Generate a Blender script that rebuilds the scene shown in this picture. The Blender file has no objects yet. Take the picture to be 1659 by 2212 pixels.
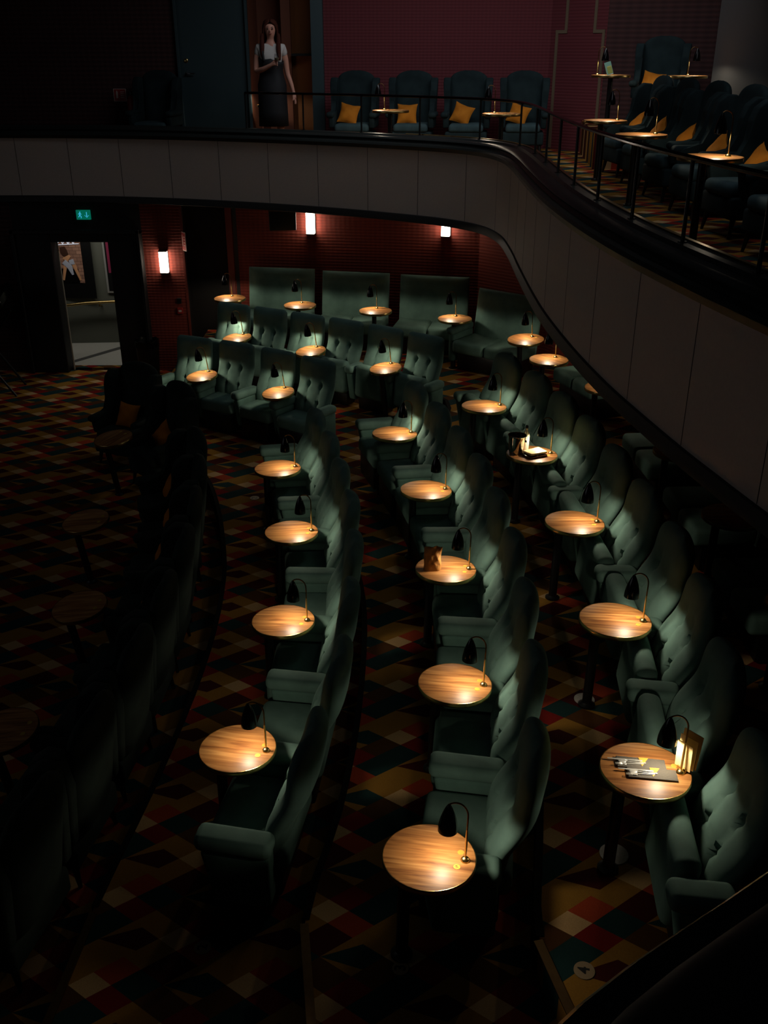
import bpy, bmesh, math, random
from mathutils import Vector, Matrix, Euler
from mathutils.geometry import tessellate_polygon
random.seed(7)
PI = math.pi
R = math.radians
S = bpy.context.scene
COL = S.collection

# ---------------------------------------------------------------- camera, world, exposure
CAMZ = 5.05
PITCH = R(25.5)
FPX = 2100.0
cd = bpy.data.cameras.new('camera'); cam = bpy.data.objects.new('camera', cd); COL.objects.link(cam)
cam.location = (0, 0, CAMZ); cam.rotation_euler = (PI/2 - PITCH, 0, 0)
cd.sensor_fit = 'HORIZONTAL'; cd.sensor_width = 36.0; cd.lens = 36.0*FPX/1659.0; cd.clip_start = 0.05
S.camera = cam
S.view_settings.view_transform = 'Standard'; S.view_settings.look = 'None'
S.view_settings.exposure = 0.0; S.view_settings.gamma = 1.0
try: S.view_settings.use_curve_mapping = False
except Exception: pass
W = bpy.data.worlds.new('world'); S.world = W; W.use_nodes = True
W.node_tree.nodes['Background'].inputs[0].default_value = (0.75, 0.85, 1.0, 1)
W.node_tree.nodes['Background'].inputs[1].default_value = 0.0012

def area_light(name, loc, target, size, power, color, spread=180):
    l = bpy.data.lights.new(name, 'AREA'); l.energy = power; l.color = color; l.shape = 'RECTANGLE'
    l.size = size[0]; l.size_y = size[1]; l.spread = R(spread)
    o = bpy.data.objects.new(name, l); COL.objects.link(o); o.location = loc
    o.rotation_euler = (Vector(target) - Vector(loc)).to_track_quat('-Z', 'Y').to_euler()
    return o
# unseen fills added for brightness: stage side (left, outside the frame), balcony and stalls
area_light('stage_side_fill', (-10.5, 5.5, 4.6), (1.5, 9.5, 3.2), (7, 3.2), 16, (0.95, 0.95, 1.0))  # added soft fill from the left, no actual screen behind it
area_light('balcony_fill', (1.5, 14.2, 7.4), (1.2, 17.0, 3.6), (5.0, 1.2), 36, (0.9, 0.93, 1.0), 130)  # invented overhead fill for the balcony walls, chairs and ledge
area_light('balcony_side_fill', (3.0, 9.6, 7.4), (4.0, 11.2, 3.6), (1.2, 4.0), 14, (0.9, 0.93, 1.0), 150)  # extra fill put in to lift the right balcony chairs and side wall
area_light('stalls_fill', (0.0, 7.0, 9.0), (0.0, 8.0, 0.0), (2.5, 2.5), 0.9, (0.9, 0.95, 1.0), 110)  # weak added fill above the stalls, no fitting there

# ---------------------------------------------------------------- materials
MATS = {}
def new_mat(name):
    m = bpy.data.materials.new(name); m.use_nodes = True
    MATS[name] = m
    return m, m.node_tree.nodes, m.node_tree.links, m.node_tree.nodes['Principled BSDF']
def lin(c):
    return tuple(((x/255.0)/12.92 if x/255.0 <= 0.04045 else ((x/255.0+0.055)/1.055)**2.4) for x in c) + (1,)
def simple(name, rgb, rough=0.6, metal=0.0, emit=None, es=0.0, spec=0.5, bump=0.0, bscale=60.0, var=0.0, sheen=0.0):
    m, N, L, B = new_mat(name)
    B.inputs['Base Color'].default_value = lin(rgb); B.inputs['Roughness'].default_value = rough
    B.inputs['Metallic'].default_value = metal; B.inputs['Specular IOR Level'].default_value = spec
    if sheen:
        B.inputs['Sheen Weight'].default_value = sheen; B.inputs['Sheen Roughness'].default_value = 0.4
        B.inputs['Sheen Tint'].default_value = lin(rgb)
    tc = N.new('ShaderNodeTexCoord'); nz = N.new('ShaderNodeTexNoise')
    nz.inputs['Scale'].default_value = bscale; nz.inputs['Detail'].default_value = 4
    L.new(tc.outputs['Object'], nz.inputs['Vector'])
    if var:
        mx = N.new('ShaderNodeMix'); mx.data_type = 'RGBA'
        mx.inputs[6].default_value = tuple(v*(1-var) for v in lin(rgb)[:3]) + (1,)
        mx.inputs[7].default_value = tuple(min(1, v*(1+var)) for v in lin(rgb)[:3]) + (1,)
        L.new(nz.outputs['Fac'], mx.inputs[0]); L.new(mx.outputs[2], B.inputs['Base Color'])
    if bump:
        bp = N.new('ShaderNodeBump'); bp.inputs['Strength'].default_value = bump; bp.inputs['Distance'].default_value = 0.01
        L.new(nz.outputs['Fac'], bp.inputs['Height']); L.new(bp.outputs['Normal'], B.inputs['Normal'])
    if emit:
        B.inputs['Emission Color'].default_value = lin(emit); B.inputs['Emission Strength'].default_value = es
    return m
def velvet(name, rgb, rgb2):
    m, N, L, B = new_mat(name)
    tc = N.new('ShaderNodeTexCoord'); nz = N.new('ShaderNodeTexNoise'); nz.inputs['Scale'].default_value = 5; nz.inputs['Detail'].default_value = 6
    L.new(tc.outputs['Object'], nz.inputs['Vector'])
    mx = N.new('ShaderNodeMix'); mx.data_type = 'RGBA'; mx.inputs[6].default_value = lin(rgb); mx.inputs[7].default_value = lin(rgb2)
    cr = N.new('ShaderNodeMapRange'); cr.inputs[1].default_value = 0.35; cr.inputs[2].default_value = 0.65
    L.new(nz.outputs['Fac'], cr.inputs[0]); L.new(cr.outputs[0], mx.inputs[0]); L.new(mx.outputs[2], B.inputs['Base Color'])
    B.inputs['Roughness'].default_value = 0.85; B.inputs['Specular IOR Level'].default_value = 0.15
    B.inputs['Sheen Weight'].default_value = 0.35; B.inputs['Sheen Roughness'].default_value = 0.35
    B.inputs['Sheen Tint'].default_value = lin(rgb2)
    n2 = N.new('ShaderNodeTexNoise'); n2.inputs['Scale'].default_value = 350; n2.inputs['Detail'].default_value = 2
    L.new(tc.outputs['Object'], n2.inputs['Vector'])
    bp = N.new('ShaderNodeBump'); bp.inputs['Strength'].default_value = 0.12; bp.inputs['Distance'].default_value = 0.004
    L.new(n2.outputs['Fac'], bp.inputs['Height']); L.new(bp.outputs['Normal'], B.inputs['Normal'])
    return m
def wood(name, c1, c2, c3, rough=0.46, sc=(16, 1.2, 16)):
    m, N, L, B = new_mat(name)
    tc = N.new('ShaderNodeTexCoord'); mp = N.new('ShaderNodeMapping'); mp.inputs['Scale'].default_value = sc
    oi = N.new('ShaderNodeObjectInfo'); ad = N.new('ShaderNodeVectorMath'); ad.operation = 'ADD'
    sc = N.new('ShaderNodeMath'); sc.operation = 'MULTIPLY'; sc.inputs[1].default_value = 9
    L.new(oi.outputs['Random'], sc.inputs[0]); L.new(tc.outputs['Object'], ad.inputs[0]); L.new(sc.outputs[0], ad.inputs[1])
    L.new(ad.outputs[0], mp.inputs['Vector'])
    nz = N.new('ShaderNodeTexNoise'); nz.inputs['Scale'].default_value = 2.2; nz.inputs['Detail'].default_value = 7; nz.inputs['Distortion'].default_value = 0.5
    L.new(mp.outputs[0], nz.inputs['Vector'])
    rp = N.new('ShaderNodeValToRGB'); e = rp.color_ramp.elements
    e[0].position = 0.32; e[0].color = lin(c1); e[1].position = 0.68; e[1].color = lin(c3)
    k = e.new(0.5); k.color = lin(c2)
    L.new(nz.outputs['Fac'], rp.inputs[0]); L.new(rp.outputs[0], B.inputs['Base Color'])
    B.inputs['Roughness'].default_value = rough
    return m
def math_node(N, L, op, a, b=None):
    n = N.new('ShaderNodeMath'); n.operation = op
    for i, v in enumerate((a, b)):
        if v is None: continue
        if isinstance(v, (int, float)): n.inputs[i].default_value = v
        else: L.new(v, n.inputs[i])
    return n.outputs[0]
def carpet(name):
    m, N, L, B = new_mat(name)
    g = N.new('ShaderNodeNewGeometry'); sp = N.new('ShaderNodeSeparateXYZ'); L.new(g.outputs['Position'], sp.inputs[0])
    mt = lambda op, a, b=None: math_node(N, L, op, a, b)
    x = mt('DIVIDE', sp.outputs[0], 0.90); y = mt('DIVIDE', sp.outputs[1], 0.64)
    u = mt('ADD', x, y); v = mt('SUBTRACT', x, y)
    fu = mt('FLOOR', u); fv = mt('FLOOR', v)
    ru = mt('SUBTRACT', u, fu); rv = mt('SUBTRACT', v, fv)
    i = mt('ADD', mt('GREATER_THAN', ru, 0.27), mt('GREATER_THAN', ru, 0.60))
    j = mt('ADD', mt('GREATER_THAN', rv, 0.27), mt('GREATER_THAN', rv, 0.60))
    par = mt('FLOORED_MODULO', mt('ADD', fu, fv), 2.0)
    idx = mt('ADD', mt('ADD', mt('MULTIPLY', i, 3.0), j), mt('MULTIPLY', par, 9.0))
    # starburst wedges running from the corners of the big diamonds
    big = mt('MULTIPLY', mt('GREATER_THAN', ru, 0.60), mt('GREATER_THAN', rv, 0.60))
    a_ = mt('DIVIDE', mt('SUBTRACT', ru, 0.60), 0.40); b_ = mt('DIVIDE', mt('SUBTRACT', rv, 0.60), 0.40)
    w1 = mt('LESS_THAN', b_, mt('MULTIPLY', a_, 0.34)); w2 = mt('LESS_THAN', a_, mt('MULTIPLY', b_, 0.34))
    wd = mt('MULTIPLY', big, mt('MAXIMUM', w1, w2))
    idx = mt('ADD', mt('MULTIPLY', idx, mt('SUBTRACT', 1.0, wd)), mt('MULTIPLY', wd, 18.0))
    t = mt('DIVIDE', mt('ADD', idx, 0.5), 20.0)
    rp = N.new('ShaderNodeValToRGB'); rp.color_ramp.interpolation = 'CONSTANT'
    TE_, RD, MU, CR, RU, BR, DK = (28, 54, 54), (118, 26, 22), (146, 106, 42), (188, 154, 108), (158, 62, 34), (80, 50, 24), (68, 20, 18)
    cols = [CR, RD, MU, RU, TE_, BR, MU, DK, TE_,   CR, RU, MU, RD, TE_, MU, BR, TE_, DK,   MU, MU]
    e = rp.color_ramp.elements
    e[0].position = 0; e[0].color = lin(cols[0]); e[1].position = 1/20; e[1].color = lin(cols[1])
    for q in range(2, 20):
        k = e.new(q/20); k.color = lin(cols[q])
    L.new(t, rp.inputs[0])
    nz = N.new('ShaderNodeTexNoise'); nz.inputs['Scale'].default_value = 180; L.new(g.outputs['Position'], nz.inputs['Vector'])
    hs = N.new('ShaderNodeHueSaturation'); L.new(rp.outputs[0], hs.inputs['Color'])
    L.new(mt('ADD', mt('MULTIPLY', nz.outputs['Fac'], 0.5), 0.75), hs.inputs['Value'])
    L.new(hs.outputs[0], B.inputs['Base Color'])
    B.inputs['Roughness'].default_value = 0.95; B.inputs['Specular IOR Level'].default_value = 0.1
    bp = N.new('ShaderNodeBump'); bp.inputs['Strength'].default_value = 0.3; bp.inputs['Distance'].default_value = 0.004
    L.new(nz.outputs['Fac'], bp.inputs['Height']); L.new(bp.outputs['Normal'], B.inputs['Normal'])
    return m
def ribbed(name, rgb, rgb2, scale=55, axis='Z'):
    m, N, L, B = new_mat(name)
    g = N.new('ShaderNodeNewGeometry'); sp = N.new('ShaderNodeSeparateXYZ'); L.new(g.outputs['Position'], sp.inputs[0])
    mt = lambda op, a, b=None: math_node(N, L, op, a, b)
    s1 = mt('SINE', mt('MULTIPLY', sp.outputs[2], scale*2.2)); s2 = mt('SINE', mt('MULTIPLY', mt('ADD', sp.outputs[0], sp.outputs[1]), scale*1.6))
    h = mt('ADD', mt('MULTIPLY', mt('ADD', s1, mt('MULTIPLY', s2, 0.5)), 0.33), 0.5)
    mx = N.new('ShaderNodeMix'); mx.data_type = 'RGBA'; mx.inputs[6].default_value = lin(rgb); mx.inputs[7].default_value = lin(rgb2)
    L.new(h, mx.inputs[0]); L.new(mx.outputs[2], B.inputs['Base Color'])
    bp = N.new('ShaderNodeBump'); bp.inputs['Strength'].default_value = 0.5; bp.inputs['Distance'].default_value = 0.01
    L.new(h, bp.inputs['Height']); L.new(bp.outputs['Normal'], B.inputs['Normal'])
    B.inputs['Roughness'].default_value = 0.85
    return m

ENGR = simple('engraved_mark', (70, 52, 20), 0.6)
GREEN = velvet('green_velvet', (82, 108, 100), (96, 126, 116))
GREEN_DK = velvet('green_velvet_panel', (76, 104, 96), (86, 118, 108))
TEAL = velvet('teal_velvet', (26, 38, 40), (34, 48, 50))
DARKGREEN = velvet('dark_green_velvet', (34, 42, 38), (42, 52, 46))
SEATBLUE = velvet('grey_teal_velvet', (48, 66, 70), (62, 82, 86))
MUSTARD = velvet('mustard_velvet', (178, 104, 26), (196, 122, 36))
WOOD = wood('table_wood', (116, 70, 34), (164, 110, 58), (190, 138, 80))
WOOD_X = wood('table_wood_cross', (116, 70, 34), (164, 110, 58), (190, 138, 80), sc=(1.2, 16, 16))
BRASS = simple('brass', (196, 168, 108), 0.28, 1.0)
BRASS_DK = simple('aged_brass', (120, 92, 56), 0.4, 1.0, var=0.3, bscale=20)
TAGBRASS = simple('brass_tag_metal', (236, 196, 84), 0.35, 0.55)
BLACK = simple('black_metal', (10, 10, 11), 0.42)
GLOSS = simple('black_gloss', (7, 7, 8), 0.16)
SHADE_IN = simple('shade_inner', (215, 200, 170), 0.5)
BULB = simple('bulb_glow', (255, 226, 170), 0.5, emit=(255, 214, 150), es=14)
LEDGE = simple('ledge_lacquer', (44, 48, 46), 0.36, bump=0.25, bscale=9)
PANEL = simple('grey_panel', (204, 190, 180), 0.75, bump=0.05, bscale=40, var=0.08)
CARPET = carpet('patterned_carpet')
REDWALL = ribbed('red_cloth_wall', (104, 36, 24), (126, 46, 30), 60)
REDPLAIN = ribbed('burgundy_cloth_wall', (92, 34, 40), (108, 44, 50), 60)
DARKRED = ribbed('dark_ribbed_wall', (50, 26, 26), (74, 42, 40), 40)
DKWALL = simple('dark_wall_paint', (26, 22, 20), 0.7)
MATTE = simple('matte_black', (6, 6, 6), 0.9, spec=0.1)
BLACKWALL = simple('black_wall_paint', (14, 14, 13), 0.55)
TEALPAINT = simple('teal_paint', (46, 66, 70), 0.5)
BROWN = simple('brown_wall_paint', (116, 66, 44), 0.7)
ORANGE = simple('ochre_wall_paint', (134, 84, 44), 0.7)
GREYWALL = simple('grey_wall_paint', (84, 84, 84), 0.85)
HALLWALL = simple('hall_wall_paint', (90, 92, 82), 0.8)
HALLFLOOR = simple('hall_floor_vinyl', (170, 168, 160), 0.6, var=0.06, bscale=12)
TRIMGOLD = simple('dull_gold_trim', (112, 96, 76), 0.6)
REDTRIM = simple('red_painted_trim', (112, 44, 32), 0.6)

# ---------------------------------------------------------------- mesh helpers
def meta(o, label=None, cat=None, group=None, kind=None):
    if label: o['label'] = label
    if cat: o['category'] = cat
    if group: o['group'] = group
    if kind: o['kind'] = kind
    return o
def obj(name, bm, mat, parent=None, smooth=True):
    me = bpy.data.meshes.new(name)
    bmesh.ops.recalc_face_normals(bm, faces=bm.faces[:])
    bm.to_mesh(me); bm.free()
    for m in (mat if isinstance(mat, (list, tuple)) else [mat]): me.materials.append(m)
    if smooth:
        for p in me.polygons: p.use_smooth = True
        try: me.set_sharp_from_angle(angle=R(42))
        except Exception: pass
    o = bpy.data.objects.new(name, me); COL.objects.link(o)
    if parent: o.parent = parent
    return o
def empty(name, loc=(0, 0, 0), rz=0.0):
    o = bpy.data.objects.new(name, None); COL.objects.link(o); o.location = loc; o.rotation_euler = (0, 0, rz)
    o.empty_display_size = 0.1
    return o
def struct(o): o['kind'] = 'structure'; return o
def rbox(bm, c, s, r=0.02, seg=3, fn=None):
    g = bmesh.ops.create_cube(bm, size=1.0); vs = g['verts']
    for v in vs: v.co = Vector((v.co.x*s[0] + c[0], v.co.y*s[1] + c[1], v.co.z*s[2] + c[2]))
    es = set()
    for v in vs: es.update(v.link_edges)
    if r > 0:
        o = bmesh.ops.bevel(bm, geom=list(es), offset=min(r, min(s)*0.49), segments=seg, profile=0.5, affect='EDGES')
        vs = list({v for f in o['faces'] for v in f.verts} | {v for v in vs if v.is_valid})
    if fn:
        for v in vs: v.co = fn(v.co)
    return vs
def tube(bm, pts, rad, n=10, caps=True):
    rings = []
    P = [Vector(p) for p in pts]
    up = Vector((0.13, 0.07, 1)).normalized()
    for i, p in enumerate(P):
        d = (P[min(i+1, len(P)-1)] - P[max(i-1, 0)]).normalized()
        a = d.cross(up)
        if a.length < 0.05: a = d.cross(Vector((1, 0.2, 0)))
        a.normalize(); b = d.cross(a).normalized()
        r = rad[i] if isinstance(rad, (list, tuple)) else rad
        rings.append([bm.verts.new(p + (a*math.cos(2*PI*k/n) + b*math.sin(2*PI*k/n))*r) for k in range(n)])
    for i in range(len(rings)-1):
        for k in range(n): bm.faces.new((rings[i][k], rings[i][(k+1) % n], rings[i+1][(k+1) % n], rings[i+1][k]))
    if caps:
        bm.faces.new(rings[0]); bm.faces.new(rings[-1])
def lathe(bm, prof, c=(0, 0, 0), n=32, cap0=True, cap1=True):
    rings = []
    for r, z in prof:
        rings.append([bm.verts.new((c[0] + r*math.cos(2*PI*k/n), c[1] + r*math.sin(2*PI*k/n), c[2] + z)) for k in range(n)])
    for i in range(len(rings)-1):
        for k in range(n): bm.faces.new((rings[i][k], rings[i][(k+1) % n], rings[i+1][(k+1) % n], rings[i+1][k]))
    if cap0: bm.faces.new(rings[0])
    if cap1: bm.faces.new(rings[-1])
def prism(bm, pts, z0, z1):
    a = [bm.verts.new((p[0], p[1], z0)) for p in pts]; b = [bm.verts.new((p[0], p[1], z1)) for p in pts]
    if len(pts) <= 4: bm.faces.new(a[::-1]); bm.faces.new(b)
    else:
        for t in tessellate_polygon([[Vector((p[0], p[1], 0)) for p in pts]]):
            bm.faces.new([a[i] for i in t]); bm.faces.new([b[i] for i in t])
    for i in range(len(pts)):
        j = (i+1) % len(pts); bm.faces.new((a[i], a[j], b[j], b[i]))
def extrude_path(bm, path, prof, closed=False):
    """prof: (offset to the right of travel, z) points, closed loop; path: 2-D points"""
    P = [Vector((p[0], p[1])) for p in path]; rings = []
    for i, p in enumerate(P):
        d = (P[min(i+1, len(P)-1)] - P[max(i-1, 0)]).normalized(); nrm = Vector((d.y, -d.x))
        rings.append([bm.verts.new((p.x + nrm.x*o, p.y + nrm.y*o, z)) for o, z in prof])
    n = len(prof)
    for i in range(len(rings)-1):
        for k in range(n): bm.faces.new((rings[i][k], rings[i][(k+1) % n], rings[i+1][(k+1) % n], rings[i+1][k]))
    bm.faces.new(rings[0]); bm.faces.new(rings[-1][::-1])
def spline(pts, sub=6):
    out = []; P = [Vector((p[0], p[1])) for p in pts]
    for i in range(len(P)-1):
        p0 = P[max(i-1, 0)]; p1 = P[i]; p2 = P[i+1]; p3 = P[min(i+2, len(P)-1)]
        for s in range(sub):
            t = s/sub
            out.append(0.5*((2*p1) + (-p0+p2)*t + (2*p0-5*p1+4*p2-p3)*t*t + (-p0+3*p1-3*p2+p3)*t*t*t))
    out.append(P[-1]); return [(v.x, v.y) for v in out]
def pillow(bm, hw, H, T, nu=22, nv=26, disp=None, fwd=None, back=0.5, thick=None):
    """upholstered slab: front faces -Y, outline half width hw(v); closed plump edges"""
    us = [math.sin((i/nu*2-1)*PI/2) for i in range(nu+1)]
    vs = [0.5 - 0.5*math.cos(j/nv*PI) for j in range(nv+1)]
    def pt(u, v, side):
        w = hw(v); e = (1-abs(u)**5)**0.5 if abs(u) < 1 else 0
        q = abs(2*v-1); ev = (1-q**8)**0.5 if q < 1 else 0
        th = T*e*ev*(thick(v) if thick else 1.0)
        y = -th*(1-back) if side == 0 else th*back
        if side == 0 and disp: y += disp(u, v)*e*ev
        if fwd: y += fwd(u, v)
        return Vector((u*w, y, v*H))
    F = [[bm.verts.new(pt(u, v, 0)) for u in us] for v in vs]; K = [[bm.verts.new(pt(u, v, 1)) for u in us] for v in vs]
    for j in range(nv):
        for i in range(nu):
            bm.faces.new((F[j][i], F[j][i+1], F[j+1][i+1], F[j+1][i])); bm.faces.new((K[j][i+1], K[j][i], K[j+1][i], K[j+1][i+1]))
    bmesh.ops.remove_doubles(bm, verts=bm.verts[:], dist=0.0008)
def text_mesh(name, body, size, mat, parent, loc, rz, ext=0.0004, offset=0.0):
    cu = bpy.data.curves.new(name, 'FONT'); cu.body = body; cu.size = size; cu.align_x = 'CENTER'; cu.align_y = 'CENTER'; cu.extrude = ext; cu.offset = offset
    t = bpy.data.objects.new(name, cu); COL.objects.link(t); bpy.context.view_layer.update()
    me = bpy.data.meshes.new_from_object(t.evaluated_get(bpy.context.evaluated_depsgraph_get())); bpy.data.objects.remove(t)
    me.materials.clear(); me.materials.append(mat)
    o = bpy.data.objects.new(name, me); COL.objects.link(o); o.parent = parent; o.location = loc; o.rotation_euler = (0, 0, rz); return o
def gauss(x, s): return math.exp(-(x/s)**2)
def copy_tree(o, parent=None):
    c = o.copy(); COL.objects.link(c); c.parent = parent
    for ch in list(o.children): copy_tree(ch, c)
    return c
USED = set()
def inst(proto, loc, rz, label, cat=None, group=None, tilt=None):
    if proto.name in USED: o = copy_tree(proto)
    else: USED.add(proto.name); o = proto
    o.location = loc
    o.rotation_euler = (0, 0, rz)
    if tilt: o.rotation_euler = (tilt @ Matrix.Rotation(rz, 3, 'Z')).to_euler()
    meta(o, label, cat, group)
    return o

# ---------------------------------------------------------------- layout data (metres; z=0 is the lowest stalls floor)
ZA, ZB, ZC, ZD = 0.0, 0.23, 0.46, 0.72
TH = 0.72
B_TOPS = [(-.42, 4.70), (-.28, 5.53), (-.24, 6.36), (-.23, 7.19), (-.28, 8.01), (-.40, 8.79), (-.54, 9.56), (-.73, 10.30)]
C_TOPS = [(.86, 4.29), (.97, 5.11), (1.03, 5.94), (1.05, 6.76), (1.01, 7.56), (.93, 8.34), (.80, 9.09), (.62, 9.84), (.40, 10.58)]
D_TOPS = [(1.94, 3.86), (2.03, 4.73), (2.14, 5.53), (2.18, 6.33), (2.15, 7.13), (2.09, 7.92), (2.00, 8.68), (1.87, 9.41), (1.70, 10.12), (1.46, 10.83)]
F_TOPS = [(-2.23, 14.50), (-1.65, 14.20), (-1.08, 13.88), (-.51, 13.54), (.05, 13.16), (.59, 12.74)]
G_TOPS = [(-2.66, 13.48), (-2.02, 13.19), (-1.41, 12.82), (-.84, 12.40)]
def frames(T, sign=1):
    out = []
    for i, p in enumerate(T):
        a = Vector(T[max(i-1, 0)]); b = Vector(T[min(i+1, len(T)-1)]); t = (b-a).normalized()
        n = Vector((-t.y, t.x))*sign
        out.append((Vector(p), n))
    return out
# ---------------------------------------------------------------- floors
def floor_slab(name, pts, z1, z0=-0.25):
    bm = bmesh.new(); prism(bm, pts, z0, z1); return struct(obj(name, bm, CARPET, smooth=False))
e_ab = [(-1.95, 1.0), (-1.84, 3.6), (-1.80, 4.4), (-1.67, 5.5), (-1.58, 6.6), (-1.56, 7.6), (-1.62, 8.6), (-1.75, 9.4), (-1.95, 10.3), (-2.25, 11.2), (-2.8, 12.1), (-3.5, 12.75)]
e_bc = [(-.2, 1.0), (-.37, 3.3), (-.46, 4.1), (-.30, 5.0), (-.20, 6.0), (-.17, 7.19), (-.22, 8.01), (-.35, 8.79), (-.50, 9.56), (-.70, 10.35), (-.95, 11.2), (-.95, 12.0), (-1.30, 12.95), (-1.95, 13.33), (-2.6, 13.65), (-3.3, 13.9)]
e_cd = [(1.3, 1.0), (.96, 3.2), (.84, 3.75), (.93, 4.4), (1.05, 5.2), (1.10, 6.0), (1.11, 6.76), (1.07, 7.56), (.99, 8.34), (.86, 9.09), (.68, 9.86), (.56, 10.6), (.75, 11.6), (.85, 12.6), (.25, 13.3), (-.45, 13.72), (-1.0, 14.05), (-1.6, 14.4), (-2.2, 14.7), (-3.0, 15.1)]
sa, sb, sc_ = spline(e_ab, 3), spline(e_bc, 3), spline(e_cd, 3)
floor_slab('floor', [(-11, 1), (9, 1), (9, 16.32), (-11, 16.32)], ZA)
floor_slab('floor.001', sa + [(-3.5, 16.3), (4.4, 16.3), (4.4, 1.0)], ZB)
floor_slab('floor.002', sb + [(-3.3, 16.3), (4.4, 16.3), (4.4, 1.0)], ZC)
floor_slab('floor.003', sc_ + [(-3.0, 16.3), (4.4, 16.3), (4.4, 1.0)], ZD)
# black riser facings along the tier edges, with a brass nosing in the cross aisle nearest the camera
for k, (sp_, zt, zb, cut) in enumerate(((sa, ZB, ZA, 4.35), (sb, ZC, ZB, 4.08), (sc_, ZD, ZC, 3.72))):
    bm = bmesh.new(); pts = [p for p in sp_ if p[1] >= cut]
    extrude_path(bm, pts, [(-0.02, zb+0.002), (0.025, zb+0.002), (0.025, zt+0.006), (-0.02, zt+0.006)])
    struct(obj('trim_%d' % (k+1), bm, MATTE, smooth=False))
NOSE = [('brass stair nosing in the near aisle, leftmost of the three', (-1.79, 4.34), (-1.85, 3.45), ZB),
        ('brass stair nosing in the near aisle, middle of the three', (-.46, 4.06), (-.36, 3.30), ZC),
        ('bright brass stair nosing in the near aisle, rightmost of the three', (.83, 3.72), (.98, 3.08), ZD)]
for lb, a, b, z in NOSE:
    bm = bmesh.new(); extrude_path(bm, [a, b], [(-0.022, z+.002), (0.028, z+.002), (0.028, z+0.012), (-0.022, z+0.012)])
    ob = obj('stair_nosing', bm, BRASS_DK, smooth=False); meta(ob, lb, 'stair nosing', 'brass nosings on the aisle steps')

# ---------------------------------------------------------------- stalls walls
def wall(name, path, z0, z1, mat, th=0.15):
    bm = bmesh.new(); extrude_path(bm, path, [(0, z0), (-th, z0), (-th, z1), (0, z1)]); return struct(obj(name, bm, mat, smooth=False))
ZS = 2.86   # soffit
WY = 16.30
wall('wall_stage_side', [(-11, WY), (-6.06, WY)], 0, 2.9, DARKRED)
DX0, DX1 = -5.42, -4.50
bm = bmesh.new()
rbox(bm, (-5.745, WY+0.02, 1.17), (0.63, 0.30, 2.34), 0.01, 1); rbox(bm, (-4.23, WY+0.02, 1.17), (0.54, 0.30, 2.34), 0.01, 1)
rbox(bm, (-4.96, WY+0.02, 2.275), (0.94, 0.30, 0.15), 0.01, 1)
rbox(bm, (-6.03, WY-0.16, 1.2), (0.06, 0.06, 2.4), 0.01, 1); rbox(bm, (-3.99, WY-0.16, 1.2), (0.06, 0.06, 2.4), 0.01, 1); rbox(bm, (-5.01, WY-0.16, 2.37), (2.1, 0.06, 0.07), 0.01, 1)
fr = struct(obj('door_1', bm, BLACKWALL, smooth=False))
# open door leaf folded back on the left side of the opening, and its bright edge
bm = bmesh.new(); rbox(bm, (0, 0.42, 1.1), (0.045, 0.84, 2.18), 0.006, 1); bmesh.ops.transform(bm, matrix=Matrix.Translation((-5.44, WY+.16, 0)) @ Matrix.Rotation(R(19), 4, 'Z'), verts=bm.verts)
lf = obj('door_leaf', bm, BLACKWALL, fr, False)
bm = bmesh.new(); rbox(bm, (-5.36, WY-0.02, 1.1), (0.02, 0.03, 2.16), 0.003, 1); obj('edge_seal', bm, simple('pale_edge', (168, 160, 140), .5), fr, False)
wall('wall_above_door', [(-6.06, WY), (-3.96, WY)], 2.345, 2.9, DKWALL)
wall('wall_lamp_side', [(-3.96, WY), (-3.30, WY)], 0, 2.9, REDWALL)
wall('wall_recess', [(-3.30, WY), (-3.26, WY+0.25), (-2.50, WY+0.25), (-2.46, WY-0.02)], 0, 2.9, DKWALL)
bm = bmesh.new(); prism(bm, [(-2.58, WY-.02), (-2.48, WY-.02), (-2.48, WY+.3), (-2.58, WY+.3)], 0, 2.9); struct(obj('trim_4', bm, REDTRIM, smooth=False))
bm = bmesh.new(); prism(bm, [(-3.32, WY-.015), (-3.29, WY-.015), (-3.29, WY+.05), (-3.32, WY+.05)], 0, 2.9); struct(obj('trim_5', bm, REDTRIM, smooth=False))
wall('wall_rear', [(-2.48, 16.30), (0.0, 15.95), (1.5, 15.6), (2.5, 14.7), (3.3, 13.2), (3.9, 11.4)], 0, 2.9, REDWALL)
wall('wall_right', [(3.9, 11.4), (4.15, 9.0), (4.15, 1.0)], 0, 2.9, DARKRED)
# corridor seen through the open door
bm = bmesh.new(); prism(bm, [(-7.5, WY+.3), (-3.0, WY+.3), (-3.0, 18.1), (-7.5, 18.1)], -0.2, 0.003); struct(obj('floor.004', bm, HALLFLOOR, smooth=False))
bm = bmesh.new(); prism(bm, [(-7.5, WY+.16), (-3.0, WY+.16), (-3.0, WY+.3), (-7.5, WY+.3)], -0.2, 0.002); struct(obj('floor.005', bm, CARPET, smooth=False))
bm = bmesh.new(); prism(bm, [(-5.75, 16.62), (-5.62, 16.60), (-4.55, 18.1), (-4.72, 18.1)], 0.003, 0.006)
struct(obj('trim_6', bm, simple('dark_floor_strip', (72, 72, 70), .6), smooth=False))
wall('wall_corridor', [(-7.5, 17.9), (-5.9, 18.02), (-5.0, 18.08), (-3.0, 18.08)], 0, 2.85, HALLWALL)
bm = bmesh.new(); prism(bm, [(-7.5, WY+.2), (-3.0, WY+.2), (-3.0, 18.3), (-7.5, 18.3)], 2.84, 2.86); struct(obj('ceiling', bm, DKWALL, smooth=False))
bm = bmesh.new(); prism(bm, [(-3.05, WY+.31), (-3.0, WY+.31), (-3.0, 18.2), (-3.05, 18.2)], 0, 2.84); struct(obj('wall_corridor_end', bm, HALLWALL, smooth=False))
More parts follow.
